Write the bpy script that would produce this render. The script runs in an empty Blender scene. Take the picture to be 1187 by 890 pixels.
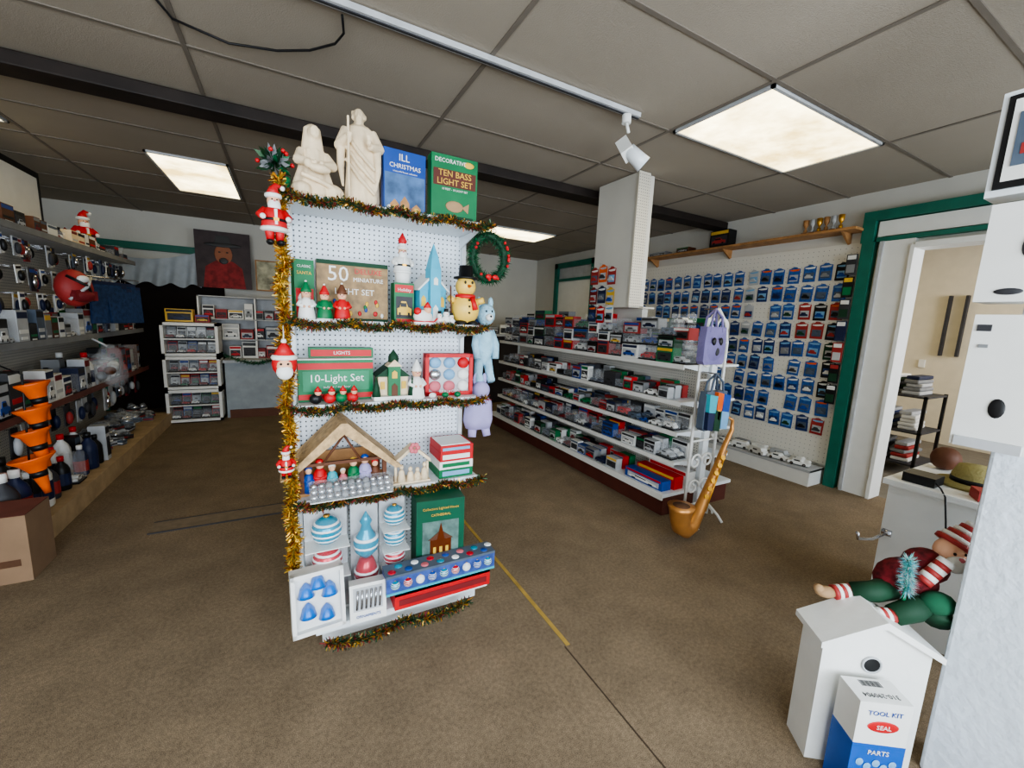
import bpy, random
from math import *
from mathutils import Matrix, Vector
random.seed(7)
R=random.random
def U(a,b): return random.uniform(a,b)
# ---------------------------------------------------------------- materials
def s2l(c):
    return tuple(((v/255)/12.92 if v/255<=0.04045 else ((v/255+0.055)/1.055)**2.4) for v in c)
MC={}
def mat(name,rgb,rough=.6,metal=0.0,var=.12,scale=8,bump=0.0,bscale=60,emit=0,alpha=None,spec=.4):
    if name in MC: return MC[name]
    m=bpy.data.materials.new(name); m.use_nodes=True; nt=m.node_tree; n=nt.nodes; l=nt.links
    b=n['Principled BSDF']; c=s2l(rgb)
    b.inputs['Roughness'].default_value=rough; b.inputs['Metallic'].default_value=metal
    b.inputs['Specular IOR Level'].default_value=spec
    tc=n.new('ShaderNodeTexCoord')
    nz=n.new('ShaderNodeTexNoise'); nz.inputs['Scale'].default_value=scale; nz.inputs['Detail'].default_value=4
    l.new(tc.outputs['Object'],nz.inputs['Vector'])
    cr=n.new('ShaderNodeValToRGB')
    cr.color_ramp.elements[0].position=.3; cr.color_ramp.elements[1].position=.7
    cr.color_ramp.elements[0].color=(*[max(0,v*(1-var)) for v in c],1)
    cr.color_ramp.elements[1].color=(*[min(1,v*(1+var)) for v in c],1)
    l.new(nz.outputs['Fac'],cr.inputs['Fac']); l.new(cr.outputs['Color'],b.inputs['Base Color'])
    if emit:
        l.new(cr.outputs['Color'],b.inputs['Emission Color']); b.inputs['Emission Strength'].default_value=emit
    if bump:
        n2=n.new('ShaderNodeTexNoise'); n2.inputs['Scale'].default_value=bscale; n2.inputs['Detail'].default_value=3
        l.new(tc.outputs['Object'],n2.inputs['Vector'])
        bp=n.new('ShaderNodeBump'); bp.inputs['Strength'].default_value=bump; bp.inputs['Distance'].default_value=.01
        l.new(n2.outputs['Fac'],bp.inputs['Height']); l.new(bp.outputs['Normal'],b.inputs['Normal'])
    if alpha is not None: b.inputs['Alpha'].default_value=alpha
    MC[name]=m; return m
def mat_carpet():
    m=mat('carpet',(127,112,93),.95,var=.10,scale=1.6,bump=.25,bscale=420,spec=.1)
    nt=m.node_tree;n=nt.nodes;l=nt.links;b=n['Principled BSDF']
    tc=[x for x in n if x.type=='TEX_COORD'][0]; cr=[x for x in n if x.type=='VALTORGB'][0]
    prev=cr.outputs['Color']
    for sc,lo,hi in((330,.6,1.38),(60,.86,1.12),(5,.92,1.07)):
        nz=n.new('ShaderNodeTexNoise');nz.inputs['Scale'].default_value=sc;nz.inputs['Detail'].default_value=2
        l.new(tc.outputs['Object'],nz.inputs['Vector'])
        c2=n.new('ShaderNodeValToRGB');c2.color_ramp.elements[0].position=.35;c2.color_ramp.elements[1].position=.65
        c2.color_ramp.elements[0].color=(lo,lo,lo,1);c2.color_ramp.elements[1].color=(hi,hi,hi,1)
        l.new(nz.outputs['Fac'],c2.inputs['Fac'])
        mx=n.new('ShaderNodeMix');mx.data_type='RGBA';mx.blend_type='MULTIPLY';mx.inputs[0].default_value=1
        l.new(prev,mx.inputs[6]);l.new(c2.outputs['Color'],mx.inputs[7]);prev=mx.outputs[2]
    l.new(prev,b.inputs['Base Color'])
    return m
def mat_peg(name,axes,rgb,step=.0254,rad=.17):
    m=bpy.data.materials.new(name);m.use_nodes=True;nt=m.node_tree;n=nt.nodes;l=nt.links;b=n['Principled BSDF']
    tc=n.new('ShaderNodeTexCoord');sp=n.new('ShaderNodeSeparateXYZ');l.new(tc.outputs['Object'],sp.inputs[0])
    sq=[]
    for a in axes:
        d=n.new('ShaderNodeMath');d.operation='DIVIDE';l.new(sp.outputs[a],d.inputs[0]);d.inputs[1].default_value=step
        f=n.new('ShaderNodeMath');f.operation='FRACT';l.new(d.outputs[0],f.inputs[0])
        s=n.new('ShaderNodeMath');s.operation='SUBTRACT';l.new(f.outputs[0],s.inputs[0]);s.inputs[1].default_value=.5
        p=n.new('ShaderNodeMath');p.operation='MULTIPLY';l.new(s.outputs[0],p.inputs[0]);l.new(s.outputs[0],p.inputs[1]);sq.append(p)
    ad=n.new('ShaderNodeMath');ad.operation='ADD';l.new(sq[0].outputs[0],ad.inputs[0]);l.new(sq[1].outputs[0],ad.inputs[1])
    lt=n.new('ShaderNodeMath');lt.operation='LESS_THAN';l.new(ad.outputs[0],lt.inputs[0]);lt.inputs[1].default_value=rad*rad
    mx=n.new('ShaderNodeMix');mx.data_type='RGBA';l.new(lt.outputs[0],mx.inputs[0])
    mx.inputs[6].default_value=(*s2l(rgb),1);mx.inputs[7].default_value=(*s2l((70,75,80)),1)
    l.new(mx.outputs[2],b.inputs['Base Color']);b.inputs['Roughness'].default_value=.5
    return m
def mat_clear(name,rgb=(235,240,245),a=.16):
    m=bpy.data.materials.new(name);m.use_nodes=True;b=m.node_tree.nodes['Principled BSDF']
    b.inputs['Base Color'].default_value=(*s2l(rgb),1);b.inputs['Roughness'].default_value=.12;b.inputs['Alpha'].default_value=a
    return m
W=mat('white_paint',(226,226,222),.5,var=.03)
WM=mat('white_metal',(222,227,230),.35,var=.03)
WALL=mat('wall_paint',(208,205,196),.8,var=.04,scale=2,bump=.15,bscale=40)
STUC=mat('stucco_white',(214,222,230),.75,var=.04,scale=3,bump=.6,bscale=28)
CEIL=mat('ceiling_tile_fiber',(163,154,141),.95,var=.05,scale=1.0,bump=.25,bscale=160,spec=.1)
GRID=mat('ceiling_grid_metal',(120,112,102),.6,var=.05)
BEAM=mat('dark_wood_beam',(38,30,26),.6,var=.4,scale=6)
GREEN=mat('green_trim_paint',(24,104,88),.5,var=.1)
CARPET=mat_carpet()
PEG=mat_peg('white_pegboard',('X','Z'),(220,227,234))
PEGY=mat_peg('white_pegboard_side',('Y','Z'),(212,208,198))
CLR=mat_clear('clear_plastic',a=.05); CLR2=mat_clear('clear_blister',a=.13); POLY=mat_clear('plastic_bag_film',a=.12)
WOOD=mat('light_wood',(170,125,80),.6,var=.25,scale=12)
TAN=mat('tan_wood_trim',(176,152,120),.6,var=.15,scale=10)
DWOOD=mat('brown_wood',(92,62,42),.6,var=.3,scale=9)
CARD=mat('cardboard',(140,114,90),.85,var=.08)
RED=mat('red',(190,28,34),.5,var=.1); DRED=mat('dark_red',(118,34,38),.6)
GRN=mat('christmas_green',(18,110,66),.5); DGRN=mat('dark_green',(22,62,40),.7)
BLU=mat('blue',(30,72,150),.45); LBL=mat('light_blue',(120,165,200),.5); TEAL=mat('teal',(60,165,180),.5)
NAVY=mat('navy',(30,40,72),.5); BLK=mat('black',(20,20,22),.45); DGR=mat('dark_grey',(56,56,60),.6)
CARDB=mat('card_blue',(50,92,160),.45,var=.3,scale=40); CARDN=mat('card_dark_blue',(36,56,108),.45,var=.35,scale=40); SLATE=mat('slate',(84,96,112),.5)
GRY=mat('grey',(130,132,134),.6); LGR=mat('light_grey',(180,182,184),.5); MRED=mat('muted_red',(158,52,50),.55)
YEL=mat('yellow',(215,175,70),.5); ORG=mat('orange',(225,98,30),.45); PUR=mat('lavender',(165,158,200),.8)
PNK=mat('pink',(205,110,120),.6); CRM=mat('cream_plaster',(224,204,172),.7,var=.12,scale=14); SKIN=mat('figurine_skin',(222,172,140),.6)
GOLD=mat('gold_foil',(214,160,60),.3,.7); SILV=mat('silver_foil',(190,192,196),.25,.9); COPR=mat('copper_foil',(140,72,40),.35,.8)
BRS=mat('brass',(200,142,82),.35,.6,var=.15); GTIN=mat('green_foil',(40,72,44),.35,.4); OLV=mat('olive_gold',(140,120,54),.35,.5)
CHR=mat('chrome',(200,200,205),.15,1.0); BROWN=mat('brown',(96,58,38),.6); KHK=mat('khaki',(160,130,96),.8)
DEN=mat('denim',(34,58,96),.85,var=.3,scale=30,bump=.4,bscale=120)
PALL=[MRED,RED,BLU,W,NAVY,BLK,YEL,GRY,DGR,LGR,SLATE,W,GRN,LGR,DRED,DGR,BLK]
BOXC=[W,W,LGR,MRED,NAVY,BLK,DGR,GRY,RED,BLK,SLATE,LGR,DGRN,GRN,RED,BLU]
# ---------------------------------------------------------------- builder
def T(x=0,y=0,z=0,rz=0,rx=0,ry=0,s=1,sx=1,sy=1,sz=1):
    return Matrix.Translation((x,y,z))@Matrix.Rotation(radians(rz),4,'Z')@Matrix.Rotation(radians(ry),4,'Y')@Matrix.Rotation(radians(rx),4,'X')@Matrix.Diagonal((s*sx,s*sy,s*sz,1))
I4=Matrix.Identity(4)
class MB:
    def __init__(s): s.v=[];s.f=[];s.mi=[];s.sm=[];s.mats=[];s.M=I4
    def add(s,vs,fs,m,smooth=False,M=None):
        MM=s.M@(M if M is not None else I4); o=len(s.v)
        s.v+=[tuple(MM@Vector(p)) for p in vs]
        if m not in s.mats: s.mats.append(m)
        k=s.mats.index(m)
        for f in fs: s.f.append([i+o for i in f]); s.mi.append(k); s.sm.append(smooth)
    def box(s,x0,y0,z0,x1,y1,z1,m,M=None):
        v=[(x0,y0,z0),(x1,y0,z0),(x1,y1,z0),(x0,y1,z0),(x0,y0,z1),(x1,y0,z1),(x1,y1,z1),(x0,y1,z1)]
        s.add(v,[(0,3,2,1),(4,5,6,7),(0,1,5,4),(1,2,6,5),(2,3,7,6),(3,0,4,7)],m,False,M)
    def prism(s,poly,y0,y1,m,M=None,smooth=False):
        n=len(poly); v=[(x,y0,z) for x,z in poly]+[(x,y1,z) for x,z in poly]
        s.add(v,[tuple(range(n)),tuple(range(2*n-1,n-1,-1))]+[(i,i+n,(i+1)%n+n,(i+1)%n) for i in range(n)],m,smooth,M)
    def lathe(s,prof,m,n=14,M=None,smooth=True,fold=0,nf=7):
        v=[];f=[]
        for r,z in prof:
            for i in range(n):
                a=2*pi*i/n; rr=r*(1+fold*sin(a*nf)); v.append((rr*cos(a),rr*sin(a),z))
        k=len(prof)
        for j in range(k-1):
            for i in range(n): f.append((j*n+i,j*n+(i+1)%n,(j+1)*n+(i+1)%n,(j+1)*n+i))
        f.append(tuple(range(n-1,-1,-1))); f.append(tuple((k-1)*n+i for i in range(n)))
        s.add(v,f,m,smooth,M)
    def cyl(s,x,y,z0,z1,r,m,n=12,M=None): s.lathe([(r,z0),(r,z1)],m,n,(M if M is not None else I4)@Matrix.Translation((x,y,0)),False)
    def ell(s,x,y,z,rx,ry,rz,m,n=12,M=None):
        pr=[(sin(pi*j/8)+1e-4,-cos(pi*j/8)) for j in range(9)]
        s.lathe(pr,m,n,(M if M is not None else I4)@Matrix.Translation((x,y,z))@Matrix.Diagonal((rx,ry,rz,1)))
    def tube(s,pts,rad,m,n=8,M=None,closed=False):
        pts=[Vector(p) for p in pts]; k=len(pts)
        if not hasattr(rad,'__len__'): rad=[rad]*k
        v=[];f=[];up=None
        for j,p in enumerate(pts):
            if closed: t=pts[(j+1)%k]-pts[j-1]
            else: t=pts[min(j+1,k-1)]-pts[max(j-1,0)]
            t.normalize()
            if up is None: up=t.orthogonal().normalized()
            up=(up-t*up.dot(t)); up=up.normalized() if up.length>1e-6 else t.orthogonal().normalized()
            w=t.cross(up)
            for i in range(n):
                a=2*pi*i/n; v.append(tuple(p+rad[j]*(cos(a)*up+sin(a)*w)))
        for j in range(k if closed else k-1):
            q=(j+1)%k
            for i in range(n): f.append((j*n+i,j*n+(i+1)%n,q*n+(i+1)%n,q*n+i))
        if not closed: f.append(tuple(range(n-1,-1,-1))); f.append(tuple((k-1)*n+i for i in range(n)))
        s.add(v,f,m,True,M)
    def text(s,txt,size,m,M,align='CENTER'):
        c=bpy.data.curves.new('t','FONT');c.body=txt;c.size=size;c.align_x=align;c.align_y='CENTER';c.extrude=.0006;c.resolution_u=2
        o=bpy.data.objects.new('t',c); me=bpy.data.meshes.new_from_object(o)
        s.add([tuple(v.co) for v in me.vertices],[tuple(p.vertices) for p in me.polygons],m,False,M@Matrix.Rotation(radians(90),4,'X'))
        bpy.data.objects.remove(o);bpy.data.curves.remove(c);bpy.data.meshes.remove(me)
    def done(s,name,bevel=0,remesh=0):
        me=bpy.data.meshes.new(name); me.from_pydata(s.v,[],s.f)
        for m in s.mats: me.materials.append(m)
        me.polygons.foreach_set('material_index',s.mi); me.polygons.foreach_set('use_smooth',s.sm); me.update()
        o=bpy.data.objects.new(name,me); bpy.context.scene.collection.objects.link(o)
        if bevel:
            b=o.modifiers.new('bevel','BEVEL');b.width=bevel;b.segments=2;b.limit_method='ANGLE'
        if remesh:
            r=o.modifiers.new('remesh','REMESH');r.mode='VOXEL';r.voxel_size=remesh;r.use_smooth_shade=True
            q=o.modifiers.new('sm','SMOOTH');q.factor=.5;q.iterations=3
        return o
# ---------------------------------------------------------------- reusable shapes
def pack(mb,M,w,d,h,c,c2=None,c3=None,win=True):
    """printed carton / blister: front faces local -y"""
    c2=c2 or random.choice(PALL); c3=c3 or random.choice(PALL)
    mb.box(0,0,0,w,d,h,c,M)
    mb.box(w*.04,-.0015,h*.76,w*.96,.001,h*.95,c2,M)
    if win:
        mb.box(w*.08,-.002,h*.12,w*.92,.001,h*.66,DGR if R()<.6 else LGR,M)
        mb.prism([(w*.14,h*.2),(w*.86,h*.2),(w*.86,h*.36),(w*.68,h*.4),(w*.58,h*.54),(w*.34,h*.54),(w*.26,h*.38),(w*.14,h*.36)],-.006,0,c3,M)
        mb.box(w*.3,-.0065,h*.4,w*.6,-.005,h*.5,BLK,M)
        for q in (.26,.72): mb.box(w*(q-.05),-.0075,h*.15,w*(q+.05),-.005,h*.26,BLK,M)
    else:
        mb.box(w*.1,-.002,h*.3,w*.9,.001,h*.42,c3,M); mb.box(w*.2,-.002,h*.12,w*.8,.001,h*.2,W,M)
def car(mb,M,L,c,van=False):
    w=L*.42
    if van: pf=[(0,.1),(1,.1),(1,.38),(.9,.42),(.82,.7),(.04,.7),(0,.4)]
    else: pf=[(0,.1),(1,.1),(1,.28),(.94,.34),(.7,.37),(.6,.56),(.28,.56),(.18,.38),(.02,.36)]
    mb.prism([(x*L,z*L*.6) for x,z in pf],0,w,c,M)
    mb.box(L*.3,-.001,L*.24,L*.58,w+.001,L*.31,BLK,M)
    for x in (.2,.78):
        for y in (-.002,w-L*.06+.002):
            mb.lathe([(L*.085,0),(L*.085,L*.06)],BLK,10,M@Matrix.Translation((x*L,y+L*.06,L*.085))@Matrix.Rotation(radians(90),4,'X'),False)
            mb.lathe([(L*.045,-.001),(L*.045,L*.062)],CHR,8,M@Matrix.Translation((x*L,y+L*.06,L*.085))@Matrix.Rotation(radians(90),4,'X'),False)
def card(mb,M,c=None,s=1):
    """carded toy car, origin top centre, front = local -y"""
    w=.058*s;h=.172*s
    c=c or random.choice([CARDB,CARDB,CARDB,CARDN,CARDN,CARDB,CARDB])
    mb.prism([(-w,-h),(w,-h),(w,-.02),(w*.5,-.012),(w*.3,0),(-w*.3,0),(-w*.5,-.012),(-w,-.02)],-.002,0,c,M)
    mb.prism([(-w*.85,-.03),(w*.85,-.022),(w*.75,-.042),(-w*.2,-.046),(-w*.75,-.04)],-.004,-.001,random.choice([ORG,W,LGR,W,LBL,LBL]),M)
    mb.box(-w*.72,-.004,-h*.86,w*.72,-.001,-h*.46,random.choice([LGR,SLATE,GRY,LBL,CARDN,SLATE]),M)
    k=random.choice([DGR,BLK,MRED,NAVY,GRY,W,BLU,DGR,DGRN,LGR,BLK,SLATE])
    mb.prism([(-w*.6,-h*.78),(w*.6,-h*.78),(w*.6,-h*.69),(w*.3,-h*.65),(w*.15,-h*.57),(-w*.3,-h*.57),(-w*.42,-h*.66),(-w*.6,-h*.69)],-.022,-.004,k,M)
    mb.tube([(0,.005,.002),(0,-.05,.002)],.002,CHR,5,M)
def santa(mb,M,h=1.0,coat=None,legs=True):
    c=coat or RED; M=M@Matrix.Diagonal((h,h,h,1))
    if legs:
        for sx in (-1,1):
            mb.tube([(sx*.07,0,.08),(sx*.08,0,.3)],[.055,.08],c,8,M); mb.ell(sx*.08,-.04,.05,.06,.1,.05,BLK,8,M)
    mb.lathe([(.17,.24),(.2,.28),(.19,.36),(.17,.48),(.14,.58),(.06,.62)],c,14,M)
    mb.lathe([(.18,.22),(.215,.25),(.2,.29)],W,14,M); mb.lathe([(.195,.38),(.195,.42)],BLK,14,M); mb.box(-.04,-.205,.375,.04,-.185,.425,GOLD,M)
    mb.box(-.02,-.19,.28,.02,-.14,.56,W,M)
    for sx in (-1,1):
        mb.tube([(sx*.13,0,.56),(sx*.22,-.04,.46),(sx*.19,-.14,.42)],[.06,.055,.045],c,8,M)
        mb.ell(sx*.185,-.16,.425,.045,.045,.045,W,8,M)
    mb.ell(0,-.01,.7,.1,.1,.11,SKIN,12,M)
    mb.ell(0,-.06,.635,.1,.07,.1,W,12,M); mb.ell(0,-.105,.7,.02,.02,.018,PNK,8,M)
    for sx in (-1,1): mb.ell(sx*.035,-.1,.725,.012,.01,.014,BLK,6,M)
    mb.lathe([(.115,.76),(.13,.78),(.125,.82),(.105,.83)],W,12,M)
    mb.tube([(0,0,.82),(.01,0,.9),(.05,0,.97),(.12,0,.96)],[.105,.075,.045,.02],c,10,M); mb.ell(.14,0,.94,.04,.04,.04,W,8,M)
def tinsel(name,pts,r,n,mats,wd=.0022):
    mb=MB(); P=[Vector(p) for p in pts]
    seg=[(P[i],P[i+1]) for i in range(len(P)-1)]; Ls=[(b-a).length for a,b in seg]; tot=sum(Ls)
    mb.tube(P,.0035,mats[0],5)
    for _ in range(n):
        t=R()*tot;i=0
        while i<len(Ls)-1 and t>Ls[i]: t-=Ls[i];i+=1
        a,b=seg[i]; c=a+(b-a)*(t/Ls[i]); d=Vector((U(-1,1),U(-1,1),U(-1,1))).normalized()*r*U(.6,1)
        e=d.cross(Vector((U(-1,1),U(-1,1),U(-1,1)))).normalized()*wd
        mb.add([tuple(c-e),tuple(c+e),tuple(c+d+e),tuple(c+d-e)],[(0,1,2,3)],random.choice(mats))
    return mb.done(name)
def swag(x0,x1,y,z,sag,k=3,n=24):
    return [(x0+(x1-x0)*i/n, y-.012, z-sag*abs(sin(pi*k*i/n))) for i in range(n+1)]
def bottle(mb,M,h,c,cap):
    r=h*.18
    mb.lathe([(r*.9,0),(r,.01),(r,h*.6),(r*.75,h*.72),(r*.35,h*.82),(r*.33,h*.88)],c,12,M); mb.lathe([(r*.42,h*.86),(r*.42,h)],cap,10,M)
    mb.lathe([(r*1.02,h*.15),(r*1.02,h*.5)],random.choice([W,MRED,NAVY,LBL,LGR,BLK]),12,M,False)
# ================================================================ ROOM
CZ=2.99
mb=MB(); mb.box(-3.2,-1.8,-.1,5.2,8.5,0,CARPET); mb.done('floor')
mb=MB(); mb.box(5.2,-1.2,-.1,9.0,3.6,-.002,mat('annex_carpet',(116,110,100),.95,bump=.4,bscale=300)); mb.done('floor_annex')
mb=MB(); mb.box(-3.2,-1.8,CZ,5.2,8.5,CZ+.1,CEIL); mb.done('ceiling')
mb=MB(); mb.box(5.2,-1.2,CZ,9.0,3.6,CZ+.1,CEIL); mb.done('ceiling_annex')
mb=MB()
for x in (-1.86,-.44,1.0,2.44,3.86): mb.box(x-.012,-1.7,CZ-.006,x+.012,8.3,CZ-.0,GRID)
y=1.54-.74*4
while y<8.2: mb.box(-3.0,y-.012,CZ-.0065,5.08,y+.012,CZ-.0005,GRID); y+=.74
mb.done('trim_ceiling_grid')
mb=MB(); mb.box(-3.2,-1.8,0,-3.0,8.5,CZ,WALL); mb.done('wall_left')
mb=MB(); mb.box(-3.0,8.3,0,5.08,8.5,CZ,WALL); mb.done('wall_back')
mb=MB(); mb.box(5.08,1.7,0,5.2,8.5,CZ,WALL); mb.box(5.08,.6,2.46,5.2,1.7,CZ,WALL); mb.box(5.08,-1.8,0,5.2,.6,CZ,WALL); mb.done('wall_right')
mb=MB()
mb.box(-3.0,-1.8,0,5.08,-1.65,.7,WALL); mb.box(-3.0,-1.8,2.5,5.08,-1.65,CZ,WALL)
for x0,x1 in((-3.0,-2.7),(-.4,-.2),(2.0,2.3),(4.7,5.08)): mb.box(x0,-1.8,.7,x1,-1.65,2.5,WALL)
mb.done('wall_front')
for i,(x0,x1) in enumerate(((-2.7,-.4),(-.2,2.0),(2.3,4.7))):
    mb=MB()
    for a,b,c,d in((x0,.7,x1,.76),(x0,2.44,x1,2.5),(x0,.76,x0+.05,2.44),(x1-.05,.76,x1,2.44)): mb.box(a,-1.78,b,c,-1.7,d,W)
    mb.done('window_%d'%(i+1))
AW=mat('annex_wall',(212,204,184),.8,var=.04)
mb=MB(); mb.box(8.8,-1.2,0,9.0,3.6,CZ,AW); mb.done('wall_annex_back')
mb=MB(); mb.box(5.2,3.4,0,8.8,3.6,CZ,AW); mb.done('wall_annex_left')
mb=MB(); mb.box(5.2,-1.2,0,8.8,-1.0,CZ,AW); mb.done('wall_annex_right')
mb=MB(); mb.box(4.99,1.97,0,5.08,2.07,2.5,GREEN); mb.done('trim_post_green')
mb=MB()
mb.box(5.0,.4,2.70,5.08,2.09,2.79,GREEN); mb.box(5.0,1.99,2.5,5.08,2.09,2.7,GREEN); mb.box(5.02,.4,2.5,5.08,1.97,2.54,GREEN); mb.box(5.04,.4,2.55,5.079,1.97,2.69,W)
mb.done('trim_header_green')
mb=MB(); mb.box(5.02,1.68,0,5.079,1.93,2.498,W); mb.box(5.0,1.67,0,5.23,1.699,2.44,W); mb.box(5.0,.6,2.41,5.23,1.67,2.459,W); mb.box(5.0,.601,0,5.23,.63,2.41,W)
mb.box(5.0,1.90,0,5.02,1.93,2.498,LGR); mb.done('trim_door_jamb')
mb=MB()
for a in (6.15,7.35): mb.box(5.0,a,0,5.075,a+.1,2.82,GREEN)
mb.box(5.0,6.15,2.72,5.075,7.45,2.82,GREEN); mb.box(5.0,6.25,2.45,5.075,7.35,2.5,GREEN); mb.box(5.05,6.25,0,5.075,7.35,2.45,W); mb.box(5.06,6.25,2.5,5.075,7.35,2.72,LGR)
mb.done('door_1')
mb=MB()
mb.box(-2.45,8.24,0,-.9,8.29,2.0,mat('doorway_painted_shade',(30,22,20),.9)); mb.box(-2.5,8.2,0,-2.42,8.29,2.5,GREEN); mb.box(-2.5,8.2,2.42,-.9,8.29,2.52,GREEN)  # dark slab on solid wall: the opening's shade is put into its colour
mb.done('trim_curtained_doorway')
mb=MB(); n=80;v=[];f=[]
zs=8
for i in range(n+1):
    x=-2.6+1.42*i/n; sag=.16*sin(pi*i/n)
    for k in range(zs):
        t=k/(zs-1); z=2.44-sag*(1-t)-(.52+.03*sin(i*.4))*t
        v.append((x,8.1+.03*sin(i*.55+t*2)*(.4+t),z))
for i in range(n):
    for k in range(zs-1): a=i*zs+k; f.append((a,a+1,a+zs+1,a+zs))
mb.add(v,f,mat('grey_curtain',(172,180,188),.8,var=.1),True); mb.done('curtain_valance')
mb=MB(); mb.box(-3.0,3.6,2.9,5.08,3.8,CZ-.007,BEAM); mb.done('ceiling_beam',bevel=.008)
def mat_diff(e):
    m=mat('light_diffuser_%s'%e,(255,226,158),.4,var=.05,scale=1,emit=e)
    nt=m.node_tree;n=nt.nodes;l=nt.links;tc=[x for x in n if x.type=='TEX_COORD'][0];cr=[x for x in n if x.type=='VALTORGB'][0]
    nz=[x for x in n if x.type=='TEX_NOISE'][0];nz.inputs['Scale'].default_value=2.4;nz.inputs['Detail'].default_value=5;nz.inputs['Roughness'].default_value=.6
    cr.color_ramp.elements[0].position=.34;cr.color_ramp.elements[0].color=(.42,.31,.12,1);cr.color_ramp.elements[1].position=.66;cr.color_ramp.elements[1].color=(1,.88,.55,1)
    return m
def panel(x0,y0,x1,y1,name,e):
    mb=MB()
    for a,b,c,d in((x0,y0,x1,y0+.02),(x0,y1-.02,x1,y1),(x0,y0,x0+.02,y1),(x1-.02,y0,x1,y1)): mb.box(a,b,CZ-.02,c,d,CZ-.001,LGR)
    mb.box(x0+.02,y0+.02,CZ-.012,x1-.02,y1-.02,CZ-.004,mat_diff(e)); mb.done(name)
panel(2.46,1.56,3.84,2.26,'ceiling_light_panel',6); panel(-1.10,5.1,-.46,6.5,'ceiling_light_panel',6)
panel(2.75,5.72,3.84,6.42,'ceiling_light_panel',6); panel(-2.5,3.7,-1.88,5.0,'ceiling_light_panel',6); panel(6.2,1.6,7.4,2.2,'ceiling_light_panel',12)
mb=MB(); mb.box(-1.2,2.195,2.955,2.08,2.24,CZ-.007,LGR); mb.box(-1.2,2.21,2.95,2.08,2.225,2.956,DGR)
mb.done('track_light_rail')
mb=MB(); mb.cyl(0,0,0,.05,.03,W,12,T(1.98,2.217,2.90)); mb.tube([(1.98,2.217,2.91),(1.99,2.2,2.84)],.01,W,8)
mb.box(-.045,-.04,-.02,.045,.04,.11,W,T(2.0,2.2,2.72,20,-35,25)); mb.lathe([(.045,0),(.05,-.09),(.055,-.14)],WM,14,T(2.0,2.2,2.74,20,-35,-40)); mb.lathe([(.048,-.141),(.048,-.143)],DGR,14,T(2.0,2.2,2.74,20,-35,-40))
mb.done('track_spotlight')
mb=MB(); mb.tube([(-.5,2.6,2.985),(-.44,2.76,2.97),(-.22,2.80,2.955),(0,2.72,2.95),(.15,2.62,2.95),(.26,2.5,2.955),(.29,2.4,2.96),(.27,2.28,2.965)],.006,BLK,6); mb.done('ceiling_cable')
mb=MB(); mb.box(1.17,1.45,0,1.192,4.2,.003,mat('floor_tape',(168,140,72),.7,var=.25,scale=12)); mb.done('floor_tape_strip')
mb=MB(); mb.box(1.157,.2,0,1.163,1.45,.002,mat('carpet_seam',(70,58,44),.9)); mb.done('carpet_seam')
mb=MB(); mb.box(-.93,3.57,0,.3,3.74,.006,mat('floor_strip',(122,107,88),.9,var=.15,scale=20)); mb.box(-.93,3.56,0,.3,3.57,.008,DGR); mb.box(-.93,3.74,0,.3,3.75,.008,DGR); mb.done('floor_threshold_strip')
# ================================================================ CHRISTMAS STAND
mb=MB()
SX0,SX1=.02,.92
mb.box(SX0,2.36,.1,SX1,2.38,2.12,PEG); mb.box(SX0,2.38,.1,SX1,2.75,2.10,PEGY)
for x in (SX0-.012,SX1-.01): mb.box(x,2.33,.05,x+.022,2.40,2.14,WM)
for z in (2.09,1.565,1.175,.718):
    mb.box(SX0,2.05,z-.018,SX1,2.36,z,WM); mb.box(SX0,2.043,z-.032,SX1,2.052,z+.004,WM)
    for x in (SX0+.005,SX1-.02): mb.prism([(2.06,z-.02),(2.36,z-.02),(2.36,z-.09)],-x-.008,-x,WM,Matrix(((0,-1,0,0),(1,0,0,0),(0,0,1,0),(0,0,0,1))))
mb.box(SX0+.04,1.83,.17,SX1-.02,2.36,.2,WM); mb.box(SX0+.07,1.92,.06,SX1-.05,2.7,.17,WM)
for x in (.14,.8):
    for y in (2.0,2.6): mb.lathe([(.03,-.012),(.03,.012)],BLK,12,T(x,y,.03,0,0,90),False); mb.box(x-.018,y-.02,.03,x+.018,y+.02,.065,GRY)
mb.done('pegboard_display_stand')
TM=[GTIN,GTIN,OLV,COPR,DRED,GOLD,GTIN,DGRN]
for i,z in enumerate((2.085,1.56,1.17,.71)): tinsel('tinsel_garland',swag(SX0-.02,SX1+.03,2.035,z,.02,4),.036,2300,TM)
tinsel('tinsel_garland',swag(.1,.78,1.81,.14,.03,2),.036,1600,TM)
tinsel('gold_tinsel_garland',[(SX0-.035+.012*sin(i*2.1),2.04+.012*sin(i*1.3),2.14-i*.085) for i in range(22)],.045,4200,[GOLD,OLV,YEL,GOLD,OLV,COPR],.0022)
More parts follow.
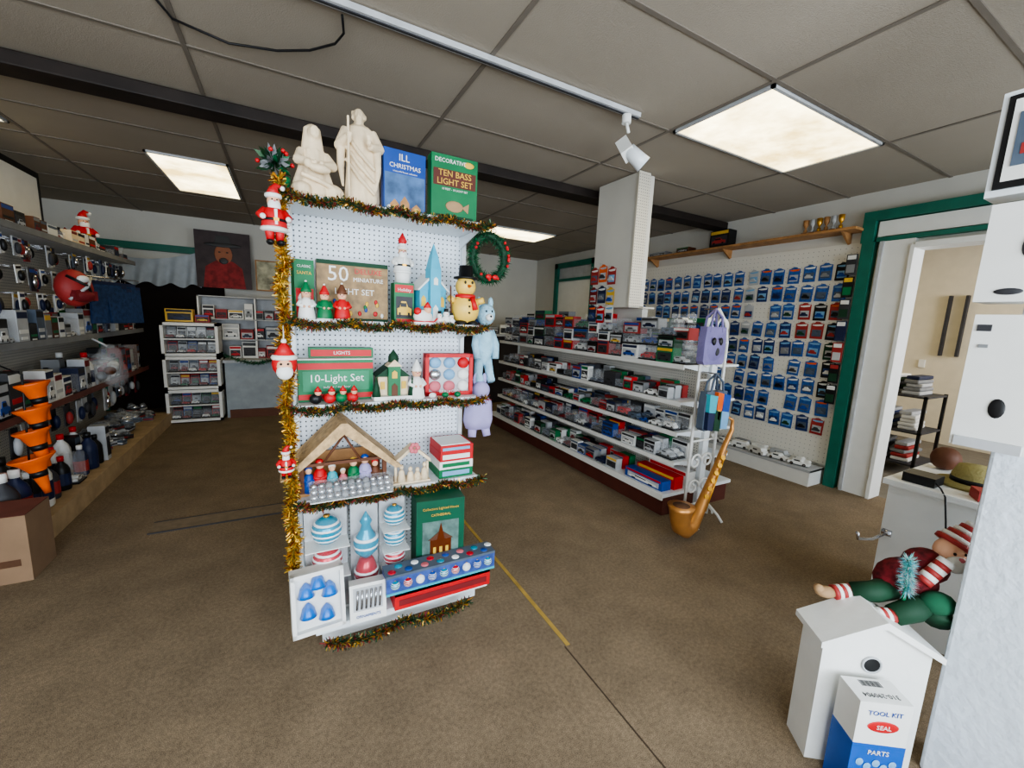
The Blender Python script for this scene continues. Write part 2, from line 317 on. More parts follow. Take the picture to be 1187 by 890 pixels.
def joseph(M):
    mb=MB(); mb.M=M; c=CRM
    mb.lathe([(.15,0),(.158,.02),(.14,.2),(.12,.45),(.125,.6),(.135,.74),(.12,.8),(.05,.85),(.042,.89)],c,40,T(sy=.8),fold=.06,nf=8)
    mb.lathe([(.17,.02),(.16,.3),(.15,.6),(.14,.78),(.07,.84)],c,40,T(.03,.03,0,sy=.75),fold=.05,nf=6)
    mb.ell(0,-.01,.925,.05,.058,.07,c,14); mb.ell(0,.018,.93,.062,.058,.075,c,14); mb.ell(0,-.05,.875,.036,.03,.055,c,10); mb.ell(0,-.07,.925,.011,.018,.02,c,8)
    for k in range(9): a=k*.7; mb.ell(.055*cos(a),.02+.04*sin(a),.93+.03*sin(k*2),.022,.022,.03,c,8)
    mb.tube([(.12,0,.78),(.19,-.05,.62),(.1,-.16,.6)],[.055,.06,.035],c,10); mb.tube([(-.12,0,.78),(-.18,-.06,.6),(-.1,-.17,.66)],[.055,.06,.035],c,10)
    for sx in(-1,1):
        mb.ell(sx*.09,-.185,.63,.025,.03,.035,c,8)
        for k in range(4): mb.tube([(sx*(.075+.011*k),-.2,.65),(sx*(.07+.011*k),-.215,.69)],.007,c,5)
        mb.tube([(sx*.17,-.05,.6),(sx*.18,-.06,.4),(sx*.16,-.05,.22)],[.045,.035,.012],c,8)
    mb.tube([(-.1,-.2,.02),(-.1,-.2,.84)],.013,c,8)
    for k in range(3): mb.tube([(-.13,-.08,.72-.12*k),(0,-.13,.54-.12*k),(.15,-.1,.40-.12*k)],[.016,.022,.016],c,8)
    mb.lathe([(.17,0),(.175,.03),(.16,.035)],c,20)
    return mb.done('nativity_joseph_statue',remesh=.0032)
joseph(T(.325,2.2,2.09,-8,s=.46))
def mary(M):
    mb=MB(); mb.M=M; c=CRM
    mb.lathe([(.28,0),(.29,.04),(.25,.2),(.19,.38),(.15,.52),(.14,.62),(.06,.7)],c,45,T(sy=.8),fold=.06,nf=8)
    mb.ell(0,-.05,.82,.075,.08,.1,c,14); mb.lathe([(.16,.5),(.135,.66),(.115,.8),(.1,.9),(.04,.95)],c,40,T(0,.03,0),fold=.04,nf=6); mb.ell(0,-.14,.81,.014,.02,.025,c,8); mb.ell(0,-.12,.83,.06,.03,.075,c,10)
    for sx in(-1,1):
        mb.tube([(sx*.14,0,.6),(sx*.2,-.12,.46),(sx*.06,-.25,.42)],[.06,.065,.035],c,10); mb.ell(sx*.04,-.27,.43,.03,.035,.03,c,8)
    mb.ell(.02,-.27,.36,.13,.07,.055,c,12); mb.ell(-.12,-.27,.4,.05,.05,.055,c,10)
    mb.ell(.2,-.1,.12,.15,.14,.13,c,12); mb.ell(-.18,-.16,.1,.12,.16,.1,c,12); mb.tube([(-.18,-.2,.28),(0,-.27,.22),(.18,-.2,.18)],[.03,.03,.03],c,8)
    mb.lathe([(.31,0),(.31,.04),(.28,.05)],c,24)
    return mb.done('nativity_mary_statue',remesh=.0032)
mary(T(.125,2.17,2.09,8,s=.35))
mb=MB()
for _ in range(190):
    a=U(0,2*pi);b=U(-.6,1);d=Vector((cos(a)*cos(b),sin(a)*cos(b),sin(b)))*U(.03,.085)
    e=d.cross(Vector((R(),R(),R()))).normalized()*.012
    c=Vector((-.03,2.14,2.22)); mb.add([tuple(c),tuple(c+d*.6+e),tuple(c+d),tuple(c+d*.6-e)],[(0,1,2,3)],random.choice([DGRN,GRN,GTIN,GRY]))
for _ in range(16):
    a=U(0,2*pi);b=U(-.4,1);mb.ell(-.03+.07*cos(a)*cos(b),2.14+.07*sin(a)*cos(b),2.22+.07*sin(b),.009,.009,.009,RED,6)
mb.lathe([(.02,2.09),(.03,2.15),(.032,2.17)],GRN,10,T(-.0,2.14,0)); mb.done('holly_sprig_in_pot')
mb=MB(); M=T(.43,2.16,2.09,4)
mb.box(0,0,0,.21,.05,.31,BLU,M); mb.box(.004,-.002,.004,.206,.001,.2,mat('night_blue',(70,100,140),.5,var=.5,scale=14),M)
mb.text("ILL",.045,W,M@T(.1,-.002,.275)); mb.text("CHRISTMAS",.03,W,M@T(.105,-.002,.235)); mb.text("a beautiful house collection",.011,W,M@T(.105,-.002,.21))
for x,h in((.03,.06),(.08,.08),(.14,.05)):
    mb.prism([(x,.02),(x+.045,.02),(x+.045,.02+h*.6),(x+.022,.02+h),(x,.02+h*.6)],-.004,0,WOOD,M); mb.box(x+.012,-.006,.03,x+.03,-.003,.05,YEL,M)
mb.box(.004,-.003,.004,.206,0,.022,W,M); mb.ell(.03,-.002,.03,.02,.002,.02,W,8,M); mb.done('christmas_village_book')
mb=MB(); M=T(.66,2.14,2.09,0)
mb.box(0,0,0,.25,.07,.33,GRN,M); mb.box(.01,-.002,.18,.24,.001,.26,mat('box_red_brown',(90,44,34),.5),M)
mb.text("TEN BASS",.042,YEL,M@T(.125,-.003,.24)); mb.text("LIGHT SET",.042,YEL,M@T(.125,-.003,.2)); mb.text("DECORATIVE",.028,W,M@T(.1,-.003,.3)); mb.text("10 FEET - 10 LIGHT SET",.014,W,M@T(.125,-.003,.165))
mb.ell(.125,-.002,.085,.05,.004,.028,KHK,12,M); mb.prism([(.165,.085),(.205,.11),(.2,.06)],-.004,0,KHK,M); mb.box(.02,-.002,.02,.23,.001,.04,DGRN,M)
mb.ell(.2,-.002,.3,.03,.003,.015,YEL,10,M); mb.done('fish_light_set_box')
# ---- shelf 2
Z=1.567
mb=MB(); santa(mb,T(-.035,1.98,1.86,10),.24); mb.tube([(-.035,1.98,2.07),(-.035,2.02,2.1)],.002,W,5); mb.done('santa_ornament')
mb=MB(); M=T(.03,2.15,Z,12); mb.box(0,0,0,.085,.06,.27,GRN,M); mb.box(.005,-.002,.01,.08,.001,.14,RED,M); mb.ell(.04,-.003,.09,.028,.006,.035,W,10,M); mb.ell(.04,-.007,.1,.015,.006,.018,SKIN,8,M); mb.text("CLASSIC",.016,W,M@T(.042,-.002,.24)); mb.text("SANTA",.02,YEL,M@T(.042,-.002,.21)); mb.done('santa_figure_box')
mb=MB(); M=T(.125,2.2,Z); mb.box(0,0,0,.33,.07,.285,mat('box_gold_print',(140,112,72),.5,var=.4,scale=25),M)
for a,b,c,d in((0,.265,.33,.285),(0,0,.33,.012)): mb.box(a,-.002,b,c,.001,d,DGRN,M)
mb.text("50",.1,W,M@T(.095,-.002,.22)); mb.text("DELUXE",.036,RED,M@T(.235,-.002,.24)); mb.text("MINIATURE",.028,W,M@T(.235,-.002,.2)); mb.text("LIGHT SET",.04,W,M@T(.17,-.002,.14))
for i in range(16): mb.ell(.02+.3*R(),-.003,.02+.09*R(),.008,.003,.012,random.choice([RED,BLU,GRN,YEL,W]),6,M)
mb.done('miniature_light_set_box')
def elf(name,M,h,c1,c2):
    mb=MB(); mb.M=M@Matrix.Diagonal((h,h,h,1))
    mb.lathe([(.2,0),(.22,.03),(.2,.2),(.14,.5),(.07,.58)],c1,14)
    for sx in(-1,1): mb.tube([(sx*.12,0,.5),(sx*.2,-.06,.38),(sx*.08,-.17,.34)],[.06,.055,.04],c1,8); mb.ell(sx*.06,-.18,.34,.035,.035,.035,SKIN,8)
    mb.ell(0,0,.68,.12,.12,.13,SKIN,12); mb.ell(0,-.12,.67,.02,.02,.02,PNK,6)
    for sx in(-1,1): mb.ell(sx*.045,-.11,.7,.014,.01,.016,BLK,6)
    mb.lathe([(.13,.72),(.14,.75),(.11,.82),(.05,.95),(.01,1.0)],c2,12); mb.ell(0,0,1.0,.03,.03,.03,W,8); mb.lathe([(.21,.0),(.23,.03),(.21,.06)],W,14)
    return mb.done(name)
elf('elf_figurine',T(.075,2.1,Z),.17,W,GRN); elf('choir_figurine',T(.15,2.1,Z,10),.16,GRN,RED); elf('santa_bell_figurine',T(.225,2.1,Z,-5),.17,RED,BROWN)
mb=MB(); M=T(.475,2.14,Z); pack(mb,M,.1,.08,.2,GRN,RED,YEL); mb.text("Holiday",.022,W,M@T(.05,-.003,.165)); mb.box(.008,-.003,.005,.092,0,.02,RED,M); mb.done('holiday_ornament_box')
mb=MB(); santa(mb,T(.525,2.18,Z+.2,0),.22,W,False); mb.lathe([(.035,0),(.04,.05),(.032,.06)],W,12,T(.525,2.18,Z+.2)); mb.lathe([(.014,.19),(.024,.21),(.002,.25)],RED,10,T(.525,2.18,Z+.2)); mb.done('santa_candle')
TQ=mat('turquoise_paint',(70,168,196),.5)
mb=MB(); M=T(.60,2.12,Z,10)
mb.box(0,0,.03,.15,.12,.18,TQ,M); mb.prism([(-.01,.175),(.16,.175),(.075,.255)],-.005,.125,TQ,M); mb.prism([(-.018,.17),(-.01,.168),(.075,.25),(.16,.168),(.168,.17),(.075,.265)],-.012,.13,W,M)
mb.box(.045,-.03,.03,.105,.03,.28,TQ,M); mb.lathe([(.042,.28),(.024,.35),(.001,.41)],TQ,4,M@T(.075,0,0,45),False); mb.prism([(.06,.03),(.09,.03),(.09,.08),(.075,.1),(.06,.08)],-.032,-.028,W,M)
for x in(.008,.115): mb.prism([(x,.09),(x+.025,.09),(x+.025,.13),(x+.012,.145),(x,.13)],-.003,0,YEL,M)
mb.prism([(.063,.2),(.087,.2),(.087,.23),(.075,.24),(.063,.23)],-.032,-.028,W,M); mb.box(-.02,-.05,0,.17,.14,.03,W,M); mb.done('blue_church_figurine')
mb=MB(); M=T(.60,2.06,Z); mb.ell(0,0,.035,.05,.03,.035,W,12,M); mb.ell(.02,-.01,.07,.02,.02,.022,SKIN,8,M); mb.lathe([(.022,.08),(.01,.1),(.002,.11)],RED,8,M@T(.02,-.01,0)); mb.tube([(-.06,-.02,.01),(.05,-.02,.01),(.07,-.02,.03)],.005,RED,6,M); mb.ell(-.03,-.01,.06,.02,.02,.02,RED,8,M); mb.box(-.055,-.035,0,.06,.03,.008,W,M); mb.done('santa_sleigh_figurine')
mb=MB(); M=T(.72,2.07,Z)
for x,r in((-.03,.02),(.005,.024),(.035,.018)): mb.ell(x,0,r,r,r,r,W,10,M); mb.ell(x,0,r*2.2,r*.7,r*.7,r*.7,W,8,M); mb.ell(x,-r*.7,r*2.2,.003,.003,.003,ORG,6,M); mb.lathe([(r*.5,r*2.7),(r*.5,r*3.4)],BLK,8,M@T(x,0,0))
mb.done('snow_family_figurine')
CY=mat('vintage_yellow',(228,190,90),.4)
mb=MB(); M=T(.85,2.12,Z,0,s=.33)
mb.ell(0,0,.26,.24,.2,.26,CY,16,M); mb.ell(0,0,.62,.17,.16,.17,CY,16,M); mb.lathe([(.2,.74),(.2,.77),(.12,.77),(.11,.95),(.0,.96)],BLK,14,M); mb.tube([(.14*cos(a/8*2*pi),.14*sin(a/8*2*pi),.46) for a in range(9)],.04,RED,8,M)
mb.tube([(.06,-.15,.45),(.1,-.2,.25)],[.04,.05],RED,8,M); mb.lathe([(.03,0),(.001,.12)],ORG,8,M@T(0,-.15,.62,0,90))
for sx in(-1,1): mb.ell(sx*.06,-.145,.68,.02,.015,.025,BLK,8,M); mb.tube([(sx*.2,0,.38),(sx*.3,-.08,.42)],[.06,.05],CY,8,M); mb.ell(sx*.1,-.08,.03,.1,.12,.05,BLK,10,M)
for z in(.2,.3,.4): mb.ell(0,-.195+abs(z-.27)*.1,z,.02,.02,.02,BLK,8,M)
mb.tube([(-.28,-.12,.1),(-.3,-.12,.6)],.012,BROWN,6,M); mb.done('snowman_blow_mold')
mb=MB(); c0=Vector((1.02,2.2,1.95))
for i in range(2600):
    a=R()*2*pi; p=c0+Vector((cos(a)*.1,0,sin(a)*.12)); d=Vector((U(-1,1),U(-1,1),U(-1,1))).normalized()*U(.03,.055); e=d.cross(Vector((R(),R(),R()))).normalized()*.004
    mb.add([tuple(p-e),tuple(p+e),tuple(p+d)],[(0,1,2)],random.choice([DGRN,GRN,GTIN,DGRN]))
mb.tube([tuple(c0+Vector((cos(a*pi/12)*.1,0,sin(a*pi/12)*.12))) for a in range(24)],.022,DGRN,6,closed=True)
for i in range(14): a=R()*2*pi; mb.ell(c0.x+cos(a)*.105,2.155,c0.z+sin(a)*.125,.009,.009,.009,RED,6)
for sx in(-1,1): mb.ell(c0.x+sx*.02,2.15,c0.z-.11,.02,.01,.014,RED,8)
mb.tube([(.92,2.38,2.08),(1.0,2.3,2.08),(1.02,2.2,2.07)],.004,CHR,6); mb.done('christmas_wreath')
mb=MB(); B=mat('pale_blue_plush',(160,200,218),.95,var=.12,scale=20,bump=.8,bscale=120); M=T(1.04,2.28,1.33,sx=.85)
mb.ell(0,0,.12,.075,.06,.13,B,14,M); mb.ell(0,-.02,.3,.065,.055,.065,B,14,M)
for sx in(-1,1): mb.ell(sx*.045,0,.37,.02,.015,.035,B,8,M); mb.tube([(sx*.05,0,.2),(sx*.08,-.03,.12),(sx*.07,-.05,.04)],[.03,.026,.024],B,8,M); mb.tube([(sx*.03,0,.04),(sx*.045,-.02,-.06),(sx*.045,-.05,-.1)],[.035,.03,.028],B,8,M)
mb.ell(0,-.07,.285,.028,.025,.022,W,10,M); mb.ell(0,-.095,.29,.008,.006,.006,BLK,6,M)
for sx in(-1,1): mb.ell(sx*.022,-.07,.32,.006,.005,.007,BLK,6,M)
mb.tube([(-.1,.05,.42),(-.03,0,.38),(0,-.01,.34)],.003,W,5,M); mb.done('plush_bear')
mb=MB(); M=T(1.01,2.25,.94)
mb.lathe([(.08,0),(.095,.05),(.085,.16),(.05,.2)],PUR,16,M@T(sy=.6),fold=.08,nf=5); mb.ell(0,-.02,.24,.055,.05,.055,PUR,12,M)
for sx in(-1,1): mb.ell(sx*.03,0,.3,.016,.01,.04,PUR,8,M); mb.tube([(sx*.04,0,.02),(sx*.05,-.02,-.05)],[.03,.025],PUR,8,M)
mb.tube([(-.1,.08,.36),(-.02,0,.28)],.003,W,5,M); mb.done('plush_bunny')
# ---- shelf 3
Z=1.177
mb=MB(); M=T(.03,2.14,Z,2); mb.box(0,0,0,.34,.08,.2,GRN,M); mb.box(.0,-.002,.155,.34,.001,.185,RED,M); mb.box(0,-.002,.01,.34,.001,.035,RED,M); mb.box(.02,-.0025,.05,.32,.001,.145,mat('box_mid_green',(40,130,90),.5),M); mb.text("10-Light Set",.052,W,M@T(.17,-.003,.11)); mb.text("indoor / outdoor",.018,W,M@T(.17,-.003,.068)); mb.box(0,0,.2,.34,.08,.205,W,M); mb.done('ten_light_set_box')
mb=MB(); M=T(.08,2.2,Z+.205,0); mb.box(0,0,0,.3,.07,.05,GRN,M); mb.box(.01,-.002,.008,.29,.001,.04,RED,M); mb.text("LIGHTS",.024,W,M@T(.15,-.003,.024)); mb.done('ornament_hook_box')
mb=MB(); M=T(-.02,1.97,1.30,0,s=.16); mb.ell(0,0,.5,.3,.25,.35,RED,14,M); mb.ell(0,-.14,.45,.2,.15,.22,SKIN,12,M); mb.ell(0,-.2,.3,.2,.13,.2,W,12,M); mb.lathe([(.3,.62),(.32,.68),(.28,.74)],W,12,M); mb.lathe([(.27,.72),(.1,1.0),(.01,1.1)],RED,12,M); mb.ell(0,0,1.1,.07,.07,.07,W,8,M)
for sx in(-1,1): mb.ell(sx*.08,-.28,.52,.03,.02,.03,BLK,6,M)
mb.tube([(0,0,1.1),(0,.2,1.5)],.012,W,5,M); mb.done('santa_head_ornament')
mb=MB(); M=T(.39,2.12,Z)
mb.box(0,0,.02,.15,.11,.12,CRM,M); mb.prism([(-.012,.115),(.162,.115),(.075,.185)],-.008,.12,DGRN,M); mb.box(.045,-.03,.02,.105,.03,.17,GRN,M); mb.prism([(.037,.17),(.113,.17),(.075,.205)],-.036,.036,CRM,M); mb.lathe([(.026,.19),(.026,.22),(.001,.255)],DGRN,6,M@T(.075,0,0)); mb.prism([(.06,.02),(.09,.02),(.09,.07),(.075,.085),(.06,.07)],-.033,-.028,BROWN,M); mb.prism([(.062,.11),(.088,.11),(.088,.14),(.075,.15),(.062,.14)],-.033,-.028,YEL,M)
for x in(.01,.117): mb.box(x,-.003,.05,x+.022,.0,.09,YEL,M)
mb.box(-.03,-.05,0,.18,.13,.02,W,M)
for x in(-.015,.165): mb.lathe([(.022,.02),(.014,.07),(.001,.12)],DGRN,8,M@T(x,-.03,0))
mb.done('village_church_figurine')
elf('white_angel_figurine',T(.58,2.1,Z),.2,W,W)
mb=MB(); M=T(.64,2.15,Z,-3); mb.box(0,.01,0,.27,.05,.23,RED,M); mb.box(.015,.005,.015,.255,.012,.215,LGR,M)
for a,b,c,d in((0,0,.27,.02),(0,.21,.27,.23),(0,0,.02,.23),(.25,0,.27,.23)): mb.box(a,-.01,b,c,.02,d,RED,M)
for i in range(3):
    for j in range(3): mb.ell(.055+.08*i,-.0,.05+.065*j,.034,.02,.031,random.choice([RED,LBL,SILV,PNK,W,GOLD,LBL]),12,M)
mb.text("BRADFORD",.022,W,M@T(.135,-.012,.022)); mb.done('boxed_glass_ornaments')
mb=MB()
for x,c in((.1,BLK),(.16,RED),(.21,GRN),(.26,RED)):
    M=T(x,2.08,Z,U(-20,20)); mb.ell(0,0,.025,.028,.022,.025,c,10,M); mb.ell(.01,-.005,.055,.015,.015,.016,SKIN,8,M); mb.lathe([(.018,.06),(.002,.085)],RED,8,M@T(.01,-.005,0))
for x in (.66,.73,.8): mb.ell(x,2.075,Z+.015,.02,.018,.015,random.choice([RED,W,GRN]),8)
mb.done('miniature_christmas_figurines')
# ---- shelf 4
Z=.72
mb=MB(); M=T(.0,2.1,Z)
ROOF=mat('bark_roof',(190,160,120),.9,var=.3,scale=30,bump=.8,bscale=60)
mb.box(0,-.0,0,.44,.2,.015,WOOD,M)
for x in(.02,.405): mb.box(x,0,.015,x+.02,.02,.15,BROWN,M); mb.box(x,.18,.015,x+.02,.2,.15,BROWN,M)
mb.box(.02,.19,.015,.42,.2,.16,WOOD,M)
mb.prism([(-.06,.1),(-.025,.1),(.22,.3),(.465,.1),(.50,.1),(.235,.355),(.205,.355)],-.03,.21,ROOF,M); mb.box(.02,.0,.145,.42,.015,.16,BROWN,M)
for x in(.12,.3): mb.tube([(x,.005,.15),(.22,.005,.29)],.006,BROWN,6,M)
mb.done('nativity_stable')
mb=MB()
for i,(x,h,c,c2) in enumerate(((.06,.13,BLU,BLU),(.11,.16,RED,RED),(.165,.13,TEAL,W),(.215,.1,PNK,W),(.265,.15,GRN,YEL),(.32,.16,PUR,BLU),(.37,.13,BROWN,RED))):
    M=T(x,2.12,Z+.015,s=h); mb.lathe([(.22,0),(.2,.3),(.14,.65),(.06,.72)],c,12,M); mb.ell(0,0,.82,.12,.12,.14,SKIN,10,M); mb.ell(0,.03,.87,.135,.12,.13,c2,10,M)
    for sx in(-1,1): mb.tube([(sx*.12,0,.6),(sx*.15,-.12,.45),(0,-.2,.45)],[.06,.05,.04],c,6,M)
mb.done('nativity_figures')
mb=MB(); M=T(.06,2.03,Z)
for i in range(11):
    for j in range(3): mb.ell(.018+.034*i,-.01+.025*j,.02+.018*(j),.017,.017,.017,SILV if R()<.7 else GRY,8,M)
mb.box(0,-.03,.0,.375,.05,.004,W,M); mb.box(-.002,-.032,.004,.378,.052,.08,CLR2,M); mb.done('silver_bead_garland_pack')
mb=MB(); M=T(.5,2.1,Z,s=.95)
mb.box(-.05,-.03,0,.16,.08,.01,CRM,M); mb.prism([(-.04,.1),(.07,.19),(.17,.1),(.17,.12),(.07,.21),(-.04,.12)],-.0,.07,CRM,M)
for x in(-.03,.15): mb.tube([(x,0,.01),(x,0,.11)],.008,CRM,6,M)
for x,h in((0,.1),(.05,.08),(.09,.07),(.13,.1)): mb.lathe([(.025,0),(.015,.6*h),(.006,.7*h)],CRM,10,M@T(x,-.01,.01)); mb.ell(x,-.01,.01+.85*h,.012,.012,.014,CRM,8,M)
for a in range(6): mb.ell(.07+.02*cos(a),-.02,.2+.02*sin(a),.014,.01,.014,PNK,6,M)
mb.done('porcelain_nativity')
mb=MB(); M=T(.70,2.07,Z); z=0
for h,c,c2 in((.05,GRN,LBL),(.045,W,GRN),(.05,RED,W),(.04,RED,LBL)):
    mb.box(0+R()*.01,0,z,.2,.2,z+h,c,M); mb.box(.02,-.002,z+.012,.18,.002,z+h-.012,c2,M); z+=h
mb.box(.015,.01,z,.185,.18,z+.004,W,M); mb.done('christmas_card_boxes')
mb=MB(); santa(mb,T(-.03,1.98,.87,0),.15); mb.done('santa_ornament')
# ---- deck
Z=.202
def glassorn(mb,x,y,z,r,c,c2,M=I4,tall=1):
    mb.ell(x,y,z,r,r,r*tall,c,16,M)
    for k in(-.5,-.12,.26,.6): mb.lathe([(r*sqrt(1-(k-.06)**2)*1.015,z+(k-.06)*r*tall),(r*sqrt(1-(k+.06)**2)*1.015,z+(k+.06)*r*tall)],c2,16,M@T(x,y,0,7,5,8) if 0 else M@T(x,y,0))
    mb.lathe([(r*.2,z+r*tall*.97),(r*.2,z+r*tall*1.12)],GOLD,8,M@T(x,y,0))
TO=mat('teal_glass',(10,140,170),.15,.2); RO=mat('red_glass',(185,30,50),.15,.2); WO=mat('white_glass',(230,232,235),.2)
mb=MB(); M=T(.03,1.93,Z)
mb.box(0,.0,0,.19,.12,.01,W,M); mb.box(0,.115,0,.19,.12,.46,LGR,M)
for z in(.16,.31): mb.box(0,0,z,.19,.12,z+.004,W,M)
for i,z in enumerate((.08,.235,.385)): glassorn(mb,.095,.06,z,.068,(RO,RO,TO)[i],(WO,WO,WO)[i],M)
mb.box(-.002,-.002,0,.192,.122,.462,CLR,M); mb.done('boxed_glass_bauble')
mb=MB(); M=T(.235,1.92,Z); mb.box(0,.115,0,.13,.12,.47,LGR,M); mb.box(0,0,0,.13,.12,.008,W,M)
mb.lathe([(.001,.02),(.035,.05),(.06,.13),(.035,.2),(.025,.21)],RO,14,M@T(.065,.06,0)); mb.lathe([(.02,.21),(.055,.25),(.06,.3),(.03,.35),(.02,.38),(.03,.4),(.001,.45)],TO,14,M@T(.065,.06,0))
for z in(.1,.14,.27,.31): mb.lathe([(.059,z),(.059,z+.01)],WO,14,M@T(.065,.06,0))
mb.box(-.002,-.002,0,.132,.122,.472,CLR,M); mb.done('boxed_finial_ornament')
mb=MB(); M=T(.375,1.93,Z); mb.box(0,.115,0,.13,.12,.47,LGR,M); mb.box(0,0,0,.13,.12,.008,W,M)
for i in range(4): mb.box(0,0,.112*i,.13,.12,.112*i+.003,W,M); glassorn(mb,.065,.06,.06+.112*i,.054,(WO,RO,TO,TO)[i],(TO,WO,WO,WO)[i],M)
mb.box(-.002,-.002,0,.132,.122,.472,CLR,M); mb.done('boxed_glass_bauble')
mb=MB(); M=T(.535,1.92,Z,-6); mb.box(0,0,0,.25,.17,.475,mat('deep_green',(14,84,60),.5),M); mb.box(.03,-.002,.04,.22,.001,.36,mat('box_art_blue_green',(90,116,110),.5,var=.4,scale=20),M); mb.text("Collectors Lighted House",.018,YEL,M@T(.125,-.003,.43)); mb.text("CATHEDRAL",.018,YEL,M@T(.125,-.003,.395))
mb.box(.07,-.006,.14,.18,0,.26,COPR,M); mb.prism([(.06,.26),(.19,.26),(.125,.31)],-.006,0,BROWN,M); mb.prism([(.105,.26),(.145,.26),(.125,.35)],-.008,0,COPR,M); mb.box(.03,-.004,.05,.22,0,.14,W,M)
for x in(.085,.118,.15): mb.box(x,-.008,.17,x+.015,0,.22,YEL,M)
mb.done('lighted_cathedral_box')
mb=MB(); M=T(-.03,1.80,.2,4,-10); mb.box(0,.03,0,.215,.09,.27,W,M)
for a,b,c,d in((0,0,.215,.018),(0,.252,.215,.27),(0,0,.016,.27),(.199,0,.215,.27)): mb.box(a,0,b,c,.04,d,W,M)
BB=mat('blue_satin_bell',(14,104,190),.3,.1)
for x,z in((.06,.165),(.108,.195),(.155,.15),(.065,.075),(.14,.05)): mb.lathe([(.036,0),(.031,.014),(.025,.038),(.013,.054),(.004,.062)],BB,14,M@T(x,.02,z)); mb.ell(x,.02,z,.007,.007,.007,SILV,6,M)
mb.box(.003,-.001,.003,.212,.001,.267,CLR,M); mb.done('boxed_blue_bells')
mb=MB(); M=T(.2,1.80,.2,-4,-12); mb.box(0,0,0,.16,.07,.17,W,M); mb.box(.015,-.003,.05,.145,.001,.155,LGR,M)
for i in range(6): mb.tube([(.03+.02*i,-.006,.06),(.035+.02*i,-.01,.145)],.006,SILV,6,M)
mb.text("ORNAMENTS",.018,BLU,M@T(.08,-.004,.025)); mb.done('silver_icicle_box')
mb=MB(); M=T(.4,1.80,.202,0); mb.box(0,0,0,.5,.12,.09,RED,M); mb.box(.02,-.002,.02,.48,.001,.05,DRED,M); mb.box(0,0,.07,.5,.002,.09,W,M); mb.done('red_gift_box')
mb=MB(); M=T(.36,1.79,.294,0); mb.box(0,0,0,.56,.1,.1,mat('box_purple_blue',(62,84,146),.4,var=.4,scale=30),M); mb.box(-.001,-.001,.0,.561,.101,.012,TEAL,M); mb.box(-.001,-.001,.088,.561,.101,.1005,SLATE,M)
for i in range(9): glassorn(mb,.04+.06*i,.002,.05,.022,(TO,RO,WO,BLU)[i%4],W,M)
for i in range(14): mb.ell(.03+.04*i,.03+.04*(i%2),.1,.02,.02,.006,(RO,TO,BLU,WO,PNK)[i%5],10,M)
mb.done('boxed_ornament_set')
# ================================================================ TOY GONDOLA
mb=MB()
GY0,GY1=2.25,5.6
mb.box(3.17,GY0,.05,3.21,GY1,1.3,PEGY)
mb.box(2.73,GY0,.17,3.65,GY1,.2,WM); mb.box(2.76,GY0+.02,0,3.62,GY1,.17,mat('kick_red_brown',(84,40,30),.7)); mb.box(2.72,GY0,.15,2.735,GY1,.205,W)
for z in(.47,.73,.99,1.3):
    mb.box(2.83,GY0,z-.02,3.17,GY1,z,WM); mb.box(2.822,GY0,z-.035,2.832,GY1,z+.004,W); mb.box(3.21,GY0,z-.02,3.55,GY1,z,WM)
    for y in (GY0+.01,3.3,4.4,GY1-.02): mb.prism([(2.85,z-.02),(3.17,z-.02),(3.17,z-.08)],y,y+.012,WM)
mb.box(3.155,GY0-.02,0,3.225,GY0+.02,1.45,WM); mb.box(3.155,GY1-.02,0,3.225,GY1+.02,1.45,WM)
mb.done('gondola_shelving')
def case(mb,M,w,h,d=.08):
    mb.box(0,0,0,w,d,.012,BLK,M); car(mb,M@T(w*.06,.015,.012),w*.86,random.choice(PALL),R()<.3); mb.box(0,0,.012,w,d,h,CLR2,M)
def fill_shelf(name,x,z,y0,y1,hmin,hmax,mix):
    mb=MB(); y=y1
    while y>y0+.12:
        w=U(.1,.18); h=U(hmin,hmax)
        if y-w<y0: break
        t=R()
        if t<mix:
            c=random.choice(BOXC)
            pack(mb,T(x+U(0,.02),y,z,-90),w,.07,h*.95,c)
            pack(mb,T(x+.1,y,z,-90),w,.07,h*U(.95,1.1),random.choice(BOXC)); pack(mb,T(x+.19,y,z,-90),w,.07,h*U(.95,1.15),random.choice(BOXC))
        elif t<mix+.3:
            case(mb,T(x+.01,y,z,-90),w,h*.8); case(mb,T(x+.11,y,z,-90),w,h*.8); pack(mb,T(x+.21,y,z,-90),w,.07,h,random.choice(BOXC))
        else:
            car(mb,T(x+.015,y,z,-90+U(-10,10)),w*.92,random.choice(PALL),R()<.4)
            car(mb,T(x+.12,y,z,-90),w*.9,random.choice(PALL),R()<.5)
            pack(mb,T(x+.22,y,z,-90),w,.07,h,random.choice(BOXC))
        y-=w+U(.005,.015)
    mb.done(name)
fill_shelf('boxed_toy_cars',2.75,.202,2.75,5.5,.1,.15,.5)
fill_shelf('boxed_toy_cars',2.84,.472,2.28,5.5,.09,.15,.5)
fill_shelf('boxed_toy_cars',2.84,.732,2.28,5.5,.08,.14,.35)
fill_shelf('boxed_toy_cars',2.84,.992,2.28,5.5,.1,.17,.4)
mb=MB()
for i,(c,c2,c3) in enumerate(((BLU,RED,W),(RED,YEL,W),(W,RED,BLU))):
    pack(mb,T(2.77+.13*i,2.74-.02*i,.202,-90),.44,.11,.085+.03*i,c,c2,c3); 
mb.done('boxed_tractor_trailers')
mb=MB(); y=5.5
